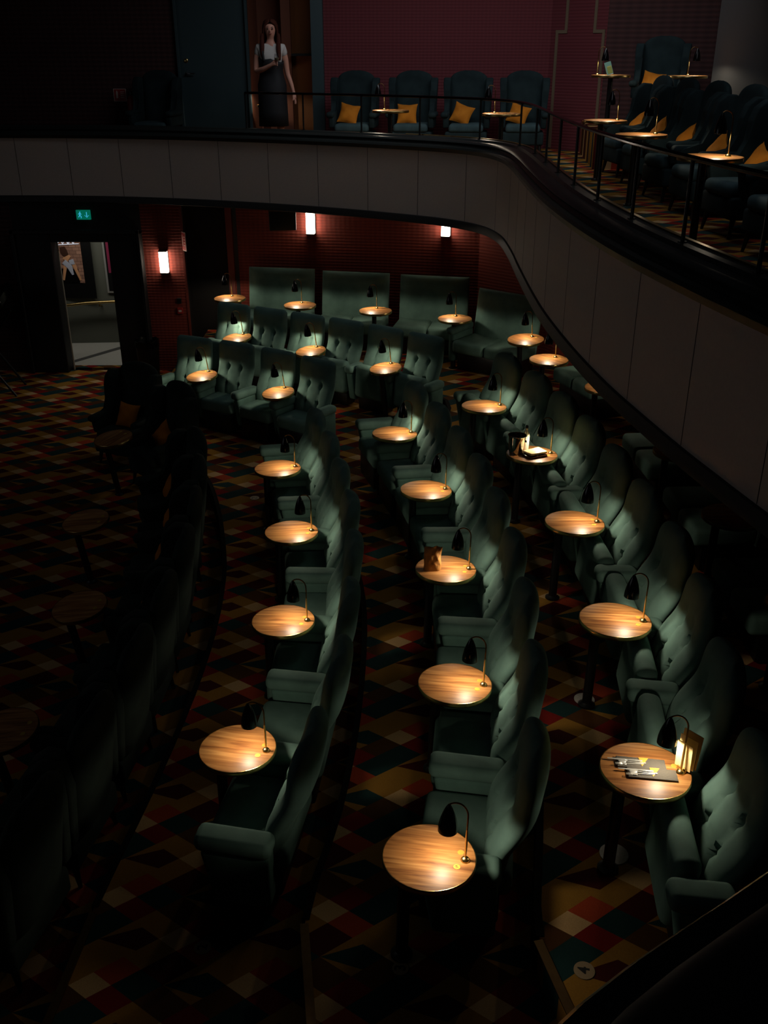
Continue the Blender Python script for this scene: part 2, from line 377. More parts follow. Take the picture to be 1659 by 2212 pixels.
bm = bmesh.new(); prism(bm, [(-7.5, WY+.31), (-7.45, WY+.31), (-7.45, 18.2), (-7.5, 18.2)], 0, 2.84); struct(obj('wall_corridor_far_end', bm, HALLWALL, smooth=False))
area_light('corridor_light', (-5.1, 17.05, 2.78), (-5.1, 17.7, 0), (2.0, 0.4), 15, (1.0, 0.96, 0.86))

# ---------------------------------------------------------------- balcony
PAR = [(-11, 15.9), (-8.0, 16.15), (-6.3, 16.3), (-4.7, 16.25), (-3.3, 15.98), (-1.9, 15.5), (-.7, 14.95), (.15, 14.45), (.85, 13.95), (1.28, 13.4), (1.47, 12.7), (1.50, 11.8), (1.47, 10.6), (1.45, 9.6), (1.45, 8.6), (1.50, 7.5), (1.58, 6.6), (1.68, 5.9), (1.78, 5.3), (1.88, 4.8), (2.05, 3.9), (2.05, 2.9), (1.75, 2.0), (1.17, 1.50), (.65, 1.14), (.22, .825), (-.15, .35), (-.4, -.3), (-.6, -1.2)]
par = spline(PAR, 5)
ZL = CAMZ-1.25      # lower lip of the ledge
ZBF = 3.45          # balcony floor
ZLT = CAMZ-1.10
# path runs left to right as seen from the camera: the stalls side is on the right of travel
bm = bmesh.new()
extrude_path(bm, par, [(0.0, ZS-0.02), (0.0, ZL+0.02), (-0.08, ZL+0.02), (-0.08, ZS-0.02)])
pan = struct(obj('wall_balcony_front', bm, PANEL))
bm = bmesh.new()
extrude_path(bm, par, [(0.03, ZL-0.02), (0.05, ZL+0.03), (0.035, ZL+0.055), (-0.03, ZL+0.06), (-0.05, ZL+0.085), (-0.03, ZL+0.11), (-0.06, ZL+0.13), (-0.17, ZL+0.13), (-0.19, ZL+0.155), (-0.30, ZL+0.155), (-0.30, ZBF), (-0.10, ZBF), (-0.10, ZL-0.02)])
struct(obj('trim_7', bm, LEDGE))
bm = bmesh.new()
extrude_path(bm, par, [(0.02, ZS-0.05), (0.04, ZS-0.04), (0.04, ZS+0.0), (0.02, ZS+0.05), (-0.01, ZS+0.06), (-0.12, ZS+0.06), (-0.12, ZS-0.05)])
struct(obj('trim_8', bm, simple('dark_edge_paint', (26, 26, 24), 0.6)))
# brass strip on the inner edge of the ledge
bm = bmesh.new()
ins = [p for p in par if 4.5 < p[1] < 14.6 and p[0] > 0.0]
extrude_path(bm, ins, [(-0.285, ZL+0.157), (-0.285, ZL+0.166), (-0.315, ZL+0.166), (-0.315, ZL+0.12), (-0.303, ZL+0.12), (-0.303, ZL+0.157)])
struct(obj('trim_9', bm, BRASS, smooth=False))
# narrow vertical joints between the front panels
def cum(path):
    d = [0]
    for a, b in zip(path, path[1:]): d.append(d[-1] + math.hypot(b[0]-a[0], b[1]-a[1]))
    return d
cp = cum(par)
def along(s, off=0.0, path=par, c=None):
    c = c or cp
    for i in range(len(c)-1):
        if c[i+1] >= s:
            t = (s-c[i])/(c[i+1]-c[i]); a = Vector(path[i]); b = Vector(path[i+1]); p = a.lerp(b, t); d = (b-a).normalized()
            return Vector((p.x + d.y*off, p.y - d.x*off)), d
    a = Vector(path[-2]); b = Vector(path[-1]); return b, (b-a).normalized()
bm = bmesh.new(); s = 1.0
while s < cp[-1]-6:
    p, d = along(s, 0.0005)
    n = Vector((d.y, -d.x)); q = [p - d*0.003, p + d*0.003, p + d*0.003 + n*0.001, p - d*0.003 + n*0.001]
    prism(bm, q, ZS+0.06, ZL-0.02); s += 0.84
struct(obj('trim_10', bm, simple('panel_joint', (46, 42, 40), .8), smooth=False))
# floor of the balcony
off = []
for i, p in enumerate(par):
    d = (Vector(par[min(i+1, len(par)-1)]) - Vector(par[max(i-1, 0)])).normalized(); off.append((p[0]-d.y*0.09, p[1]+d.x*0.09))
bm = bmesh.new(); prism(bm, off + [(7.5, -1.2), (7.5, 20), (-11, 20)], ZS+0.02, ZBF)
struct(obj('floor_balcony', bm, [CARPET], smooth=False))
# upper step at the back right
bm = bmesh.new(); prism(bm, [(3.05, 15.0), (5.5, 14.85), (5.5, 18.2), (3.4, 18.2)], ZBF, ZBF+0.5); struct(obj('floor_balcony_step', bm, CARPET, smooth=False))
bm = bmesh.new(); extrude_path(bm, [(3.05, 14.99), (5.5, 14.84)], [(0.02, ZBF+.5), (0.02, ZBF+.53), (-.05, ZBF+.53), (-.05, ZBF+.5)]); struct(obj('trim_11', bm, BLACKWALL, smooth=False))
# railing: thin handrail on slim posts standing on the ledge
rl = empty('balcony_railing', (0, 0, 0)); meta(rl, 'slim black metal railing on posts running along the balcony ledge', 'railing')
rp = []
s = 0.0; 
for i, p in enumerate(par):
    if -2.4 < p[0] and p[1] > 4.2:
        q, d = along(cp[i], -0.24); rp.append((q.x, q.y, CAMZ-0.60))
bm = bmesh.new(); tube(bm, rp, 0.017, 8); obj('handrail', bm, GLOSS, rl)
def post_at(px, py):
    bm = bmesh.new(); tube(bm, [(px, py, ZLT-0.02), (px, py, CAMZ-0.60)], 0.013, 8); tube(bm, [(px, py, ZLT-0.005), (px, py, ZLT+0.01)], 0.03, 12); return bm
s0 = next(cp[i] for i, p in enumerate(par) if p[0] > -2.3)
k = 0; s = s0
while s < cp[-1]:
    q, d = along(s, -0.24)
    if q.y < 4.3: break
    obj('post', post_at(q.x, q.y), BLACK, rl); s += 0.95

# balcony walls
ZT = 6.6
wall('wall_balcony_left', [(-11, 18.3), (-3.52, 18.3)], ZBF, ZT, DARKRED)
wall('wall_back', [(-1.05, 18.3), (2.82, 18.3)], ZBF, ZT, REDPLAIN)
wall('wall_angled', [(2.82, 18.3), (3.6, 17.5)], ZBF, ZT, REDPLAIN)
wall('wall_balcony_right', [(3.6, 17.5), (5.6, 16.7)], ZBF, ZT, DARKRED)
wall('wall_side', [(4.80, 15.6), (4.95, 14.0), (5.15, 11), (5.3, 4)], ZBF, ZT, GREYWALL)
bm = bmesh.new(); prism(bm, [(-1.22, 18.05), (-1.02, 18.05), (-1.02, 18.5), (-1.22, 18.5)], ZBF, ZT); struct(obj('trim_12', bm, TEALPAINT, smooth=False))
# niche with brown walls behind the standing woman
wall('wall_niche_back', [(-2.4, 19.4), (-1.0, 19.4)], ZBF, ZT, BROWN)
wall('wall_niche_left', [(-2.3, 18.3), (-2.26, 19.5)], ZBF, ZT, BROWN)
bm = bmesh.new(); prism(bm, [(-1.78, 18.75), (-1.62, 18.75), (-1.62, 19.4), (-1.78, 19.4)], ZBF, ZT); struct(obj('trim_13', bm, BROWN, smooth=False))
bm = bmesh.new(); prism(bm, [(-1.62, 18.9), (-1.1, 18.6), (-1.1, 19.4), (-1.62, 19.4)], ZBF, ZT); struct(obj('wall_niche_right', bm, ORANGE, smooth=False))
# teal door with lock and lever handle
bm = bmesh.new(); rbox(bm, (-2.91, 18.33, 4.95), (1.14, 0.06, 3.0), 0.006, 1)
dr = obj('door_2', bm, TEALPAINT, smooth=False); struct(dr)
bm = bmesh.new(); rbox(bm, (-3.50, 18.27, 5.0), (0.05, 0.09, 3.1), 0.006, 1); rbox(bm, (-2.315, 18.27, 5.0), (0.05, 0.09, 3.1), 0.006, 1); obj('door_frame', bm, TEALPAINT, dr, False)
bm = bmesh.new()
lathe(bm, [(0.035, 0), (0.035, 0.012), (0.02, 0.02)], n=20)
bmesh.ops.transform(bm, matrix=Matrix.Translation((-3.38, 18.30, 4.86)) @ Matrix.Rotation(PI/2, 4, 'X'), verts=bm.verts); obj('lock', bm, BRASS, dr)
bm = bmesh.new(); tube(bm, [(-3.38, 18.30, 4.66), (-3.38, 18.24, 4.66), (-3.36, 18.235, 4.66), (-3.24, 18.235, 4.66)], 0.012, 8)
lathe(bm, [(0.026, 0), (0.026, 0.01)], c=(-3.38, 0, 0), n=16)
for v in bm.verts:
    if v.co.z < 1: v.co = Vector((v.co.x, 18.30-v.co.z, 4.66+v.co.y))
obj('door_handle', bm, simple('steel', (180, 180, 182), .25, 1.0), dr)
# zigzag gilt trim framing the angled wall panel
def zig(xo, flip):
    bm = bmesh.new(); a = Vector((2.82, 18.3)); b = Vector((3.6, 17.5)); d = (b-a).normalized(); n = Vector((-d.y*-1, d.x*-1))
    L_ = (b-a).length
    pts = [(xo, 3.5), (xo, 5.30), (xo + flip*0.16, 5.30), (xo + flip*0.16, 5.85), (xo, 5.85), (xo, 6.5)]
    for (s0_, z0_), (s1_, z1_) in zip(pts, pts[1:]):
        q0 = a + d*L_*min(s0_, s1_); q1 = a + d*L_*max(s0_, s1_); w = 0.025
        nn = Vector((d.y, -d.x))
        if abs(z0_-z1_) > 0.01:
            c0 = q0 - d*w; c1 = q0 + d*w; prism(bm, [c0, c1, c1+nn*0.015, c0+nn*0.015], min(z0_, z1_)-w, max(z0_, z1_)+w)
        else:
            c0 = q0 - d*w; c1 = q1 + d*w; prism(bm, [c0, c1, c1+nn*0.016, c0+nn*0.016], z0_-w, z0_+w)
    return bm
struct(obj('trim_14', zig(0.12, 1), TRIMGOLD, smooth=False)); struct(obj('trim_15', zig(0.95, -1), TRIMGOLD, smooth=False))
bm = bmesh.new(); prism(bm, [(-1.6, 18.55), (-1.12, 18.55), (-1.12, 18.85), (-1.6, 18.85)], 4.93, 4.97); meta(obj('wall_shelf', bm, BLACK, smooth=False), 'narrow black shelf on the brown wall right of the standing woman', 'shelf')

# ---------------------------------------------------------------- stalls chair prototype
def back_profile(W0, Wm, Wt):
    def f(v):
        w = W0 + (Wm-W0)*min(1, v/0.45)
        if v > 0.45: w = Wm + (Wt-Wm)*((v-0.45)/0.55)
        if v > 0.80: q = (v-0.80)/0.20; w *= max(0.0, 1-q**3.0)**0.42 if q < 1 else 0.0
        if v > 0.9999: w = 0.10
        return max(w, 0.10)
    return f
def tuft(u, v):
    y = 0.0
    for bu in (-0.36, 0.36):
        for bv in (0.34, 0.60):
            y += 0.042*gauss(u-bu, 0.085)*gauss(v-bv, 0.028)
            y += 0.022*gauss((u-bu) - (v-bv)*1.2*(1 if bu < 0 else -1), 0.05)*(gauss(v-bv-0.05, 0.07))
    for bu in (-0.36, 0.36): y += 0.016*gauss(u-bu, 0.05)*(1 if v < 0.72 else gauss(v-0.72, 0.06))
    y += 0.014*gauss(v-0.60, 0.018)*(1 if abs(u) < 0.4 else gauss(abs(u)-0.4, 0.12))
    y += 0.010*gauss(v-0.34, 0.018)*(1 if abs(u) < 0.4 else gauss(abs(u)-0.4, 0.12))
    return y
def make_seat(width, pitch, name='cinema_armchair', hgt=0.90, rec=14, two_arms=False, sq=False, tip=False):
    r = empty(name); meta(r, 'x', 'chair')
    w = width
    bm = bmesh.new(); rbox(bm, (0, 0.02 if not tip else 0.12, 0.17 if not tip else 0.12), (w*0.80, 0.46 if not tip else 0.2, 0.28 if not tip else 0.22), 0.02, 2); obj('base', bm, BLACK, r)
    bm = bmesh.new()
    def sf(c):
        c = c.copy(); c.z += 0.02*math.cos(c.x/(w*0.5)*PI/2)*(1 if c.z > 0.38 else 0) + 0.03*(-c.y); return c
    if not tip: rbox(bm, (0, 0.045, 0.375), (w*0.94, 0.54, 0.17), 0.055, 4, sf)
    else:
        rbox(bm, (0, 0, 0.23), (w*0.86, 0.145, 0.46), 0.06, 4, lambda c: Vector((c.x, c.y - (0.02 if c.z > .35 else 0), c.z)))
        bmesh.ops.transform(bm, matrix=Matrix.Translation((0, -0.01, 0.205)) @ Matrix.Rotation(-R(9), 4, 'X'), verts=bm.verts)
    obj('seat_cushion', bm, GREEN, r)
    bm = bmesh.new()
    hwf = back_profile(w*0.46, w*0.50, w*0.44) if not sq else (lambda v: w*0.50 if v < 0.93 else w*0.50*(1-((v-0.93)/0.07)**3*0.18))
    pillow(bm, hwf, hgt, 0.15, 26, 40, tuft, lambda u, v: -0.035*u*u*(0.4+v*0.6) - 0.045*gauss(v-0.28, 0.20) + 0.02*gauss(v-0.62, 0.15), 0.45)
    bmesh.ops.transform(bm, matrix=Matrix.Translation((0, 0.225, 0.28)) @ Matrix.Rotation(-R(rec), 4, 'X'), verts=bm.verts); obj('backrest', bm, GREEN, r)
    def arm(sx):
        bm = bmesh.new(); x = sx*pitch/2
        def af(c):
            c = c.copy(); t = (0.26-c.y)/0.56; c.z += 0.02*t
            return c
        ya, yb = (-0.22 if not tip else -0.09), 0.25
        rbox(bm, (x, (ya+yb)/2, 0.565), (pitch-w*0.94+0.015, yb-ya, 0.11), 0.045, 4, af); a = obj('armrest', bm, GREEN, r)
        bm = bmesh.new()
        def pf(c):
            c = c.copy()
            if c.z < 0.3 and c.y < 0: c.y += 0.06
            return c
        rbox(bm, (x, (ya+yb)/2+0.01, 0.33), (pitch-w*0.94-0.015, yb-ya-0.05, 0.40), 0.03, 3, pf); obj('arm_panel', bm, GREEN_DK, a)
        return a
    arm(-1)
    if two_arms: arm(1)
    return r
W1, P1 = 0.70, 0.815
seat_a = make_seat(W1, P1); seat_b = make_seat(W1, P1, two_arms=True)
seat_e = make_seat(W1, P1, tip=True); seat_f = make_seat(W1, P1, two_arms=True, tip=True)
W2, P2 = 0.58, 0.67
seat_g = make_seat(W2, P2, hgt=0.88, rec=12, sq=True, tip=True); seat_h = make_seat(W2, P2, hgt=0.88, rec=12, two_arms=True, sq=True, tip=True)
seat_c = make_seat(W2, P2, hgt=0.88, rec=12, sq=True); seat_d = make_seat(W2, P2, hgt=0.88, rec=12, two_arms=True, sq=True)
ORD = ['nearest', 'second', 'third', 'fourth', 'fifth', 'sixth', 'seventh', 'eighth', 'ninth', 'tenth']
def ordn(i, n, near='near'):
    if i == 0: return 'nearest the camera'
    if i == n-1: return 'at the far end'
    return '%s from the near end' % ORD[i]
def heading(n): return math.atan2(n.y, n.x) + PI/2    # local -Y faces along n
BACK = 0.225+0.28*0+0.90*math.sin(R(14))
def place_row(T, z, sign, single, dbl, rowdesc, group, labelf, end_last=True, back=0.42):
    fr_ = frames(T, sign)
    for i, (p, n) in enumerate(fr_):
        last = (i == 0)
        rz = heading(n); loc = (p.x + n.x*back, p.y + n.y*back, z)
        inst(dbl if last else single, loc, rz, labelf(i, len(T)), 'chair', group)
# local -X arm: for rows B,C,D facing -x, local +X points to +y?  rz=heading(-1,0)= pi+pi/2 -> +X -> (0,-1): nearer side.
place_row(B_TOPS, ZB, 1, seat_a, seat_b, '', 'green armchairs of the left lit row',
          lambda i, n: 'green velvet cinema armchair in the left lit row, %s' % ordn(i, n))
place_row(C_TOPS, ZC, 1, seat_a, seat_b, '', 'green armchairs of the middle row',
          lambda i, n: 'green velvet cinema armchair in the middle row, %s' % ordn(i, n))
place_row(D_TOPS, ZD, 1, seat_e, seat_f, '', 'green armchairs of the right row',
          lambda i, n: 'green velvet cinema armchair in the right row below the balcony, %s' % ordn(i, n))
LR = ['leftmost', 'second from the left', 'third from the left', 'fourth from the left', 'fifth from the left', 'rightmost']
place_row(F_TOPS[::-1], ZC, 1, seat_g, seat_h, '', 'green armchairs of the six-seat far row',
          lambda i, n: 'green armchair facing the camera in the six-seat far row, %s' % LR[5-i], back=0.40)
LG = ['leftmost', 'second from the left', 'third from the left', 'rightmost']
place_row(G_TOPS[::-1], ZB, 1, seat_c, seat_d, '', 'green armchairs of the four-seat far row',
          lambda i, n: 'green armchair facing the camera in the four-seat far row, %s' % LG[3-i], back=0.40)

# ---------------------------------------------------------------- sofas against the rear wall
def make_sofa(w, name='two_seat_sofa'):
    r = empty(name); meta(r, 'x', 'sofa')
    bm = bmesh.new(); rbox(bm, (0, 0.02, 0.15), (w*0.92, 0.5, 0.26), 0.02, 2); obj('base', bm, BLACK, r)
    for sx in (-1, 1):
        bm = bmesh.new(); rbox(bm, (sx*w*0.25, -0.03, 0.37), (w*0.49, 0.60, 0.18), 0.05, 4); obj('seat_cushion', bm, GREEN, r)
    bm = bmesh.new()
    def sd(u, v): return 0.02*gauss(v-0.82, 0.02) + 0.012*gauss(u, 0.02) + 0.016*sum(gauss(u-a, .05)*gauss(v-.5, .03) for a in (-.6, -.25, .25, .6))
    pillow(bm, lambda v: w*0.5, 0.84, 0.17, 30, 30, sd, None, 0.45)
    bmesh.ops.transform(bm, matrix=Matrix.Translation((0, 0.25, 0.28)) @ Matrix.Rotation(-R(9), 4, 'X'), verts=bm.verts); obj('backrest', bm, GREEN, r)
    return r
def add_arm(r, x):
    bm = bmesh.new(); rbox(bm, (x, -0.03, 0.58), (0.13, 0.58, 0.10), 0.04, 4); a = obj('armrest', bm, GREEN, r)
    bm = bmesh.new(); rbox(bm, (x, 0.0, 0.33), (0.10, 0.52, 0.42), 0.03, 3); obj('arm_panel', bm, GREEN_DK, a)
sofa = make_sofa(1.10)
sofa2 = make_sofa(1.10); add_arm(sofa2, -0.60)
SOF = [((-1.72, 15.60), (-.16, -1)), ((-.52, 15.28), (-.20, -1)), ((.72, 14.98), (-.22, -1))]
SL = ['leftmost of the three', 'middle of the three', 'rightmost of the three']
for (p, n), l in zip(SOF, SL):
    n = Vector(n).normalized()
    inst(sofa, (p[0], p[1], ZD), heading(n), 'wide green velvet sofa against the red rear wall, ' + l, 'sofa', 'sofas against the rear wall')
n = Vector((-.62, -.78)).normalized()
inst(sofa2, (1.62, 13.88, ZD), heading(n), 'green velvet sofa with an armrest in the far corner beneath the balcony curve', 'sofa')
RS = [((2.75, 12.3), (-.93, -.35), 'green velvet sofa under the balcony beside the table half hidden by its edge'),
      ((3.02, 9.72), (-1, -.06), 'dim green sofa in shadow under the balcony, farthest by the right wall'),
      ((3.08, 8.24), (-1, -.03), 'dim green sofa in shadow under the balcony, second farthest by the right wall'),
      ((3.10, 6.76), (-1, 0), 'dim green sofa in shadow under the balcony, second nearest by the right wall'),
      ((3.10, 5.28), (-1, 0), 'dim green sofa in shadow under the balcony, nearest by the right wall')]
for p, n, l in RS:
    n = Vector(n).normalized(); o = inst(sofa, (p[0], p[1], ZD), heading(n), l, 'sofa', 'sofas along the right wall'); o.scale = (0.9, 1, 1)

# ---------------------------------------------------------------- wing chairs
def make_wing(mat, seatmat, name='wing_chair'):
    r = empty(name); meta(r, 'x', 'armchair')
    bm = bmesh.new()
    def hw(v):
        w = 0.27 + 0.06*v
        if v > 0.78: w *= max(0, 1-((v-0.78)/0.22)**2.6)**0.45
        return max(w, 0.07)
    pillow(bm, hw, 0.95, 0.13, 20, 26, None, lambda u, v: -0.02*u*u, 0.5)
    bmesh.ops.transform(bm, matrix=Matrix.Translation((0, 0.27, 0.33)) @ Matrix.Rotation(-R(8), 4, 'X'), verts=bm.verts); obj('backrest', bm, mat, r)
    for sx in (-1, 1):
        bm = bmesh.new()
        prof = [(0.32, 0.42), (-0.24, 0.42), (-0.27, 0.58), (-0.22, 0.645), (0.02, 0.665), (0.09, 0.80), (0.085, 0.98), (0.13, 1.10), (0.22, 1.17), (0.34, 1.16), (0.36, 0.9)]
        x0 = sx*0.33; va = [bm.verts.new((x0 - sx*0.045, y, z)) for y, z in prof]; vb = [bm.verts.new((x0 + sx*0.045 + (sx*0.03 if z > .9 else 0), y, z)) for y, z in prof]
        bm.faces.new(va); bm.faces.new(vb[::-1])
        for i in range(len(prof)):
            j = (i+1) % len(prof); bm.faces.new((va[i], va[j], vb[j], vb[i]))
        bmesh.ops.bevel(bm, geom=bm.edges[:], offset=0.022, segments=3, profile=0.5, affect='EDGES', clamp_overlap=True)
        obj('wing', bm, mat, r)
        bm = bmesh.new(); rbox(bm, (sx*0.35, -0.02, 0.62), (0.13, 0.56, 0.09), 0.042, 4); obj('armrest', bm, mat, r)
    bm = bmesh.new(); rbox(bm, (0, 0.0, 0.27), (0.68, 0.60, 0.20), 0.03, 3); obj('seat_frame', bm, mat, r)
    bm = bmesh.new(); rbox(bm, (0, -0.03, 0.42), (0.56, 0.58, 0.13), 0.05, 4, lambda c: Vector((c.x, c.y, c.z+0.015*math.cos(c.x/0.28*PI/2)))); obj('seat_cushion', bm, seatmat, r)
    for sx in (-1, 1):
        for sy in (-1, 1):
            bm = bmesh.new(); tube(bm, [(sx*0.28, sy*0.24, 0.18), (sx*0.30, sy*0.27, 0.0)], [0.028, 0.014], 10); obj('leg', bm, BLACK, r)
    return r
wingA = make_wing(TEAL, SEATBLUE)
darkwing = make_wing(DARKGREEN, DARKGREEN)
def make_cushion():
    bm = bmesh.new()
    def hw(v): return 0.21 - 0.035*math.sin(PI*v)
    n_ = 16; 
    F = []; K = []
    for j in range(n_+1):
        v = j/n_*2-1; a = []; b = []
        for i in range(n_+1):
            u = i/n_*2-1; t = 0.085*max(0, (1-abs(u)**2.6))**0.6*max(0, (1-abs(v)**2.6))**0.6
            px = 0.21*u*(1-0.12*(1-v*v)); pz = 0.21*v*(1-0.12*(1-u*u))
            wr = 0.006*math.sin(7*u+3*v)*math.sin(5*v-2*u)
            a.append(bm.verts.new((px, -t+wr, pz))); b.append(bm.verts.new((px, t+wr, pz)))
        F.append(a); K.append(b)
    for j in range(n_):
        for i in range(n_):
            bm.faces.new((F[j][i], F[j][i+1], F[j+1][i+1], F[j+1][i])); bm.faces.new((K[j][i+1], K[j][i], K[j+1][i], K[j+1][i+1]))
    bmesh.ops.remove_doubles(bm, verts=bm.verts[:], dist=0.002)
    return obj('cushion', bm, MUSTARD)
cush = make_cushion()
def put_cushion(cx, cy, z, n, label, group, roll=0.0, fwd=0.02, side=0.0):
    rz = heading(n); m = Matrix.Rotation(rz, 4, 'Z') @ Matrix.Translation((side, 0.06-fwd, 0.49+0.135)) @ Matrix.Rotation(-R(26), 4, 'X') @ Matrix.Rotation(roll, 4, 'Y') @ Matrix.Scale(0.80, 4)
    if 'cushion' in USED: o = cush.copy(); COL.objects.link(o)
    else: USED.add('cushion'); o = cush
    o.matrix_world = Matrix.Translation((cx, cy, z)) @ m
    meta(o, label, 'cushion', group)
# front row at the left: eight dark wing chairs facing the stage plus two at the far bend
AW = [((-2.02, 10.05), (-1, -.45)), ((-1.85, 9.22), (-1, -.25)), ((-1.76, 8.40), (-1, -.1)), ((-1.70, 7.55), (-1, 0)), ((-1.70, 6.70), (-1, .05)), ((-1.74, 5.88), (-1, .1)), ((-1.83, 5.05), (-1, .15)), ((-1.95, 4.25), (-1, .2))]
for i, (p, n) in enumerate(AW):
    n = Vector(n).normalized(); c = Vector(p) + n*0.42; j = len(AW)-1-i
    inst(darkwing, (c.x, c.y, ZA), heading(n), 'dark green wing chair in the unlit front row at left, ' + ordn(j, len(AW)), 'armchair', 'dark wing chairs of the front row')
    if i in (1, 2, 3, 0):
        put_cushion(c.x, c.y, ZA, n, 'mustard cushion in the dark front row, %s from its far end' % ['first', 'second', 'third', 'fourth'][i], 'mustard cushions in the front row', 0.5*i)
for (p, n, l) in (((-3.26, 12.62), (-.42, -.9), 'large dark wing chair nearest the corridor door'), ((-2.52, 11.75), (-.72, -.7), 'dark wing chair at the bend of the unlit front row')):
    n = Vector(n).normalized(); c = Vector(p) + n*0.42
    inst(darkwing, (c.x, c.y, ZA), heading(n), l, 'armchair', 'dark wing chairs at the bend')
    put_cushion(c.x, c.y, ZA, n, 'mustard cushion on the ' + l, 'mustard cushions in the front row', 0.6 if p[0] > -3 else 0.05)
# balcony
BW = [(-.50, 17.25), (.46, 17.25), (1.36, 17.2), (2.28, 17.15)]
BL = ['leftmost', 'second from the left', 'third from the left', 'rightmost']
for (x, y), l in zip(BW, BL):
    n = Vector((-.12, -1)).normalized()
    inst(wingA, (x, y, ZBF), heading(n), 'dark wing chair on the balcony by the burgundy wall, %s of four' % l, 'armchair', 'wing chairs in front of the burgundy wall')
    put_cushion(x, y, ZBF, n, 'mustard cushion on the %s wing chair by the burgundy wall' % l, 'mustard cushions by the burgundy wall', 0.15*len(l) % 0.5, 0.05, -0.08)
BR = [14.35, 13.15, 11.95, 10.75, 9.55, 8.35]
BRL = ['farthest', 'second farthest', 'third farthest', 'third nearest', 'second nearest', 'nearest']
for y, l in zip(BR, BRL):
    x = 3.42; n = Vector((-1, -.12)).normalized()
    inst(wingA, (x, y, ZBF), heading(n), 'dark balcony wing chair by the grey side wall, %s of six' % l, 'armchair', 'wing chairs along the grey side wall')
    put_cushion(x, y, ZBF, n, 'mustard cushion on the %s wing chair by the grey side wall' % l, 'mustard cushions by the grey side wall', 0.35+0.3*(int(y) % 3))
n = Vector((-.35, -1)).normalized()
inst(wingA, (4.15, 16.05, ZBF+.5), heading(n), 'large dark wing chair on the raised balcony step in the back right corner', 'armchair')
put_cushion(4.15, 16.05, ZBF+.5, n, 'mustard cushion on the wing chair of the raised balcony step', 'mustard cushions by the grey side wall', 0.2, 0.05, -0.1)

# ---------------------------------------------------------------- tables and lamps
def make_table(Rr, h, name='side_table', disc=True, numb=None, po=(0.0, 0.125), wd=None):
    """local +Y is the chair side; origin on the floor under the centre of the top"""
    r = empty(name); meta(r, 'x', 'table')
    bm = bmesh.new(); lathe(bm, [(Rr-0.004, h-0.028), (Rr-0.004, h-0.001), (Rr-0.007, h)], n=64); obj('table_top', bm, wd or WOOD, r)
    bm = bmesh.new()
    lathe(bm, [(Rr-0.004, h-0.032), (Rr, h-0.032), (Rr+0.001, h-0.028), (Rr+0.001, h-0.002), (Rr-0.001, h+0.0006), (Rr-0.0035, h+0.0006), (Rr-0.0038, h-0.032)], n=64, cap0=False, cap1=False); obj('rim', bm, BRASS, r)
    x, y = po[0], -po[1]
    bm = bmesh.new(); lathe(bm, [(0.035, 0.02), (0.035, h-0.04)], c=(x, y, 0), n=20); obj('pole', bm, BLACK, r)
    bm = bmesh.new(); rbox(bm, (x*0.6, y*0.6, h-0.038), (0.24, 0.24, 0.01), 0.004, 1); obj('top_plate', bm, BLACK, r)
    bm = bmesh.new(); lathe(bm, [(0.062, 0), (0.062, 0.012), (0.045, 0.02), (0.035, 0.03)], c=(x, y, 0), n=32); obj('foot', bm, BLACK, r)
    if disc:
        for k, (dx, dy) in enumerate(((-0.055, 0.165), (0.055, 0.15))):
            bm = bmesh.new(); lathe(bm, [(0.018, h), (0.018, h+0.0015)], c=(dx, dy, 0), n=24); t = obj('number_tag', bm, TAGBRASS, r)
            if numb:
                text_mesh('engraving', numb[k], 0.022, ENGR, t, (dx, dy, h+0.0017), PI)
    return r
def make_lamp(lit=True, power=3.0, name='table_lamp', ang=0.0, sc=1.0):
    """origin at the foot of the lamp on the table; arm reaches toward local -Y rotated by ang"""
    r = empty(name); meta(r, 'x', 'lamp')
    d = Vector((math.sin(ang), -math.cos(ang)))
    bm = bmesh.new(); lathe(bm, [(0.025, 0), (0.025, 0.004), (0.020, 0.014), (0.009, 0.022)], n=24); obj('foot', bm, BRASS, r)
    bm = bmesh.new(); pts = [(0, 0, 0.012), (0, 0, 0.05), (0, 0, 0.13), (0, 0, 0.20)]; tube(bm, pts, [0.0045, 0.0065, 0.0075, 0.0055], 12); obj('post', bm, BRASS, r)
    bm = bmesh.new(); P = [(0, 0, 0.19)]
    a = 0.064
    for k in range(0, 13):
        t = k/12*R(168); q = a - a*math.cos(t); P.append((d.x*q, d.y*q, 0.29 + 0.078*math.sin(t)))
    P = [(0, 0, 0.19), (0, 0, 0.25)] + P[1:11]
    tube(bm, P, 0.0048, 10); obj('arm', bm, BRASS_DK, r)
    e = Vector(P[-1]); cx, cy, top = e.x, e.y, e.z-0.002
    bm = bmesh.new(); L_ = 0.165; n_ = 14; prof = []
    for k in range(n_+1):
        t = k/n_; prof.append((0.008 + 0.044*math.sin(t*PI*0.5)**0.85, top - t*L_))
    lathe(bm, prof, c=(cx, cy, 0), n=32, cap0=True, cap1=False)
    sh = obj('shade', bm, GLOSS, r)
    bm = bmesh.new(); lathe(bm, [(pr-0.002, z-0.001) for pr, z in prof[4:]], c=(cx, cy, 0), n=32, cap0=True, cap1=False); obj('shade_lining', bm, SHADE_IN, sh)
    bm = bmesh.new(); bz = top-L_
    lathe(bm, [(0.004, 0.030), (0.016, 0.026), (0.020, 0.016), (0.016, 0.006), (0.004, 0.002)], c=(cx, cy, bz+0.012), n=16); obj('bulb', bm, BULB if lit else SHADE_IN, sh)
    if lit:
        l = bpy.data.lights.new('lamp_light', 'SPOT'); l.energy = power; l.color = (1.0, 0.86, 0.66); l.spot_size = R(176); l.spot_blend = 0.3; l.shadow_soft_size = 0.03
        lo = bpy.data.objects.new('lamp_light', l); COL.objects.link(lo); lo.parent = r; lo.location = (cx, cy, bz-0.006)
    return r
LP = 5.4
tabL = {}
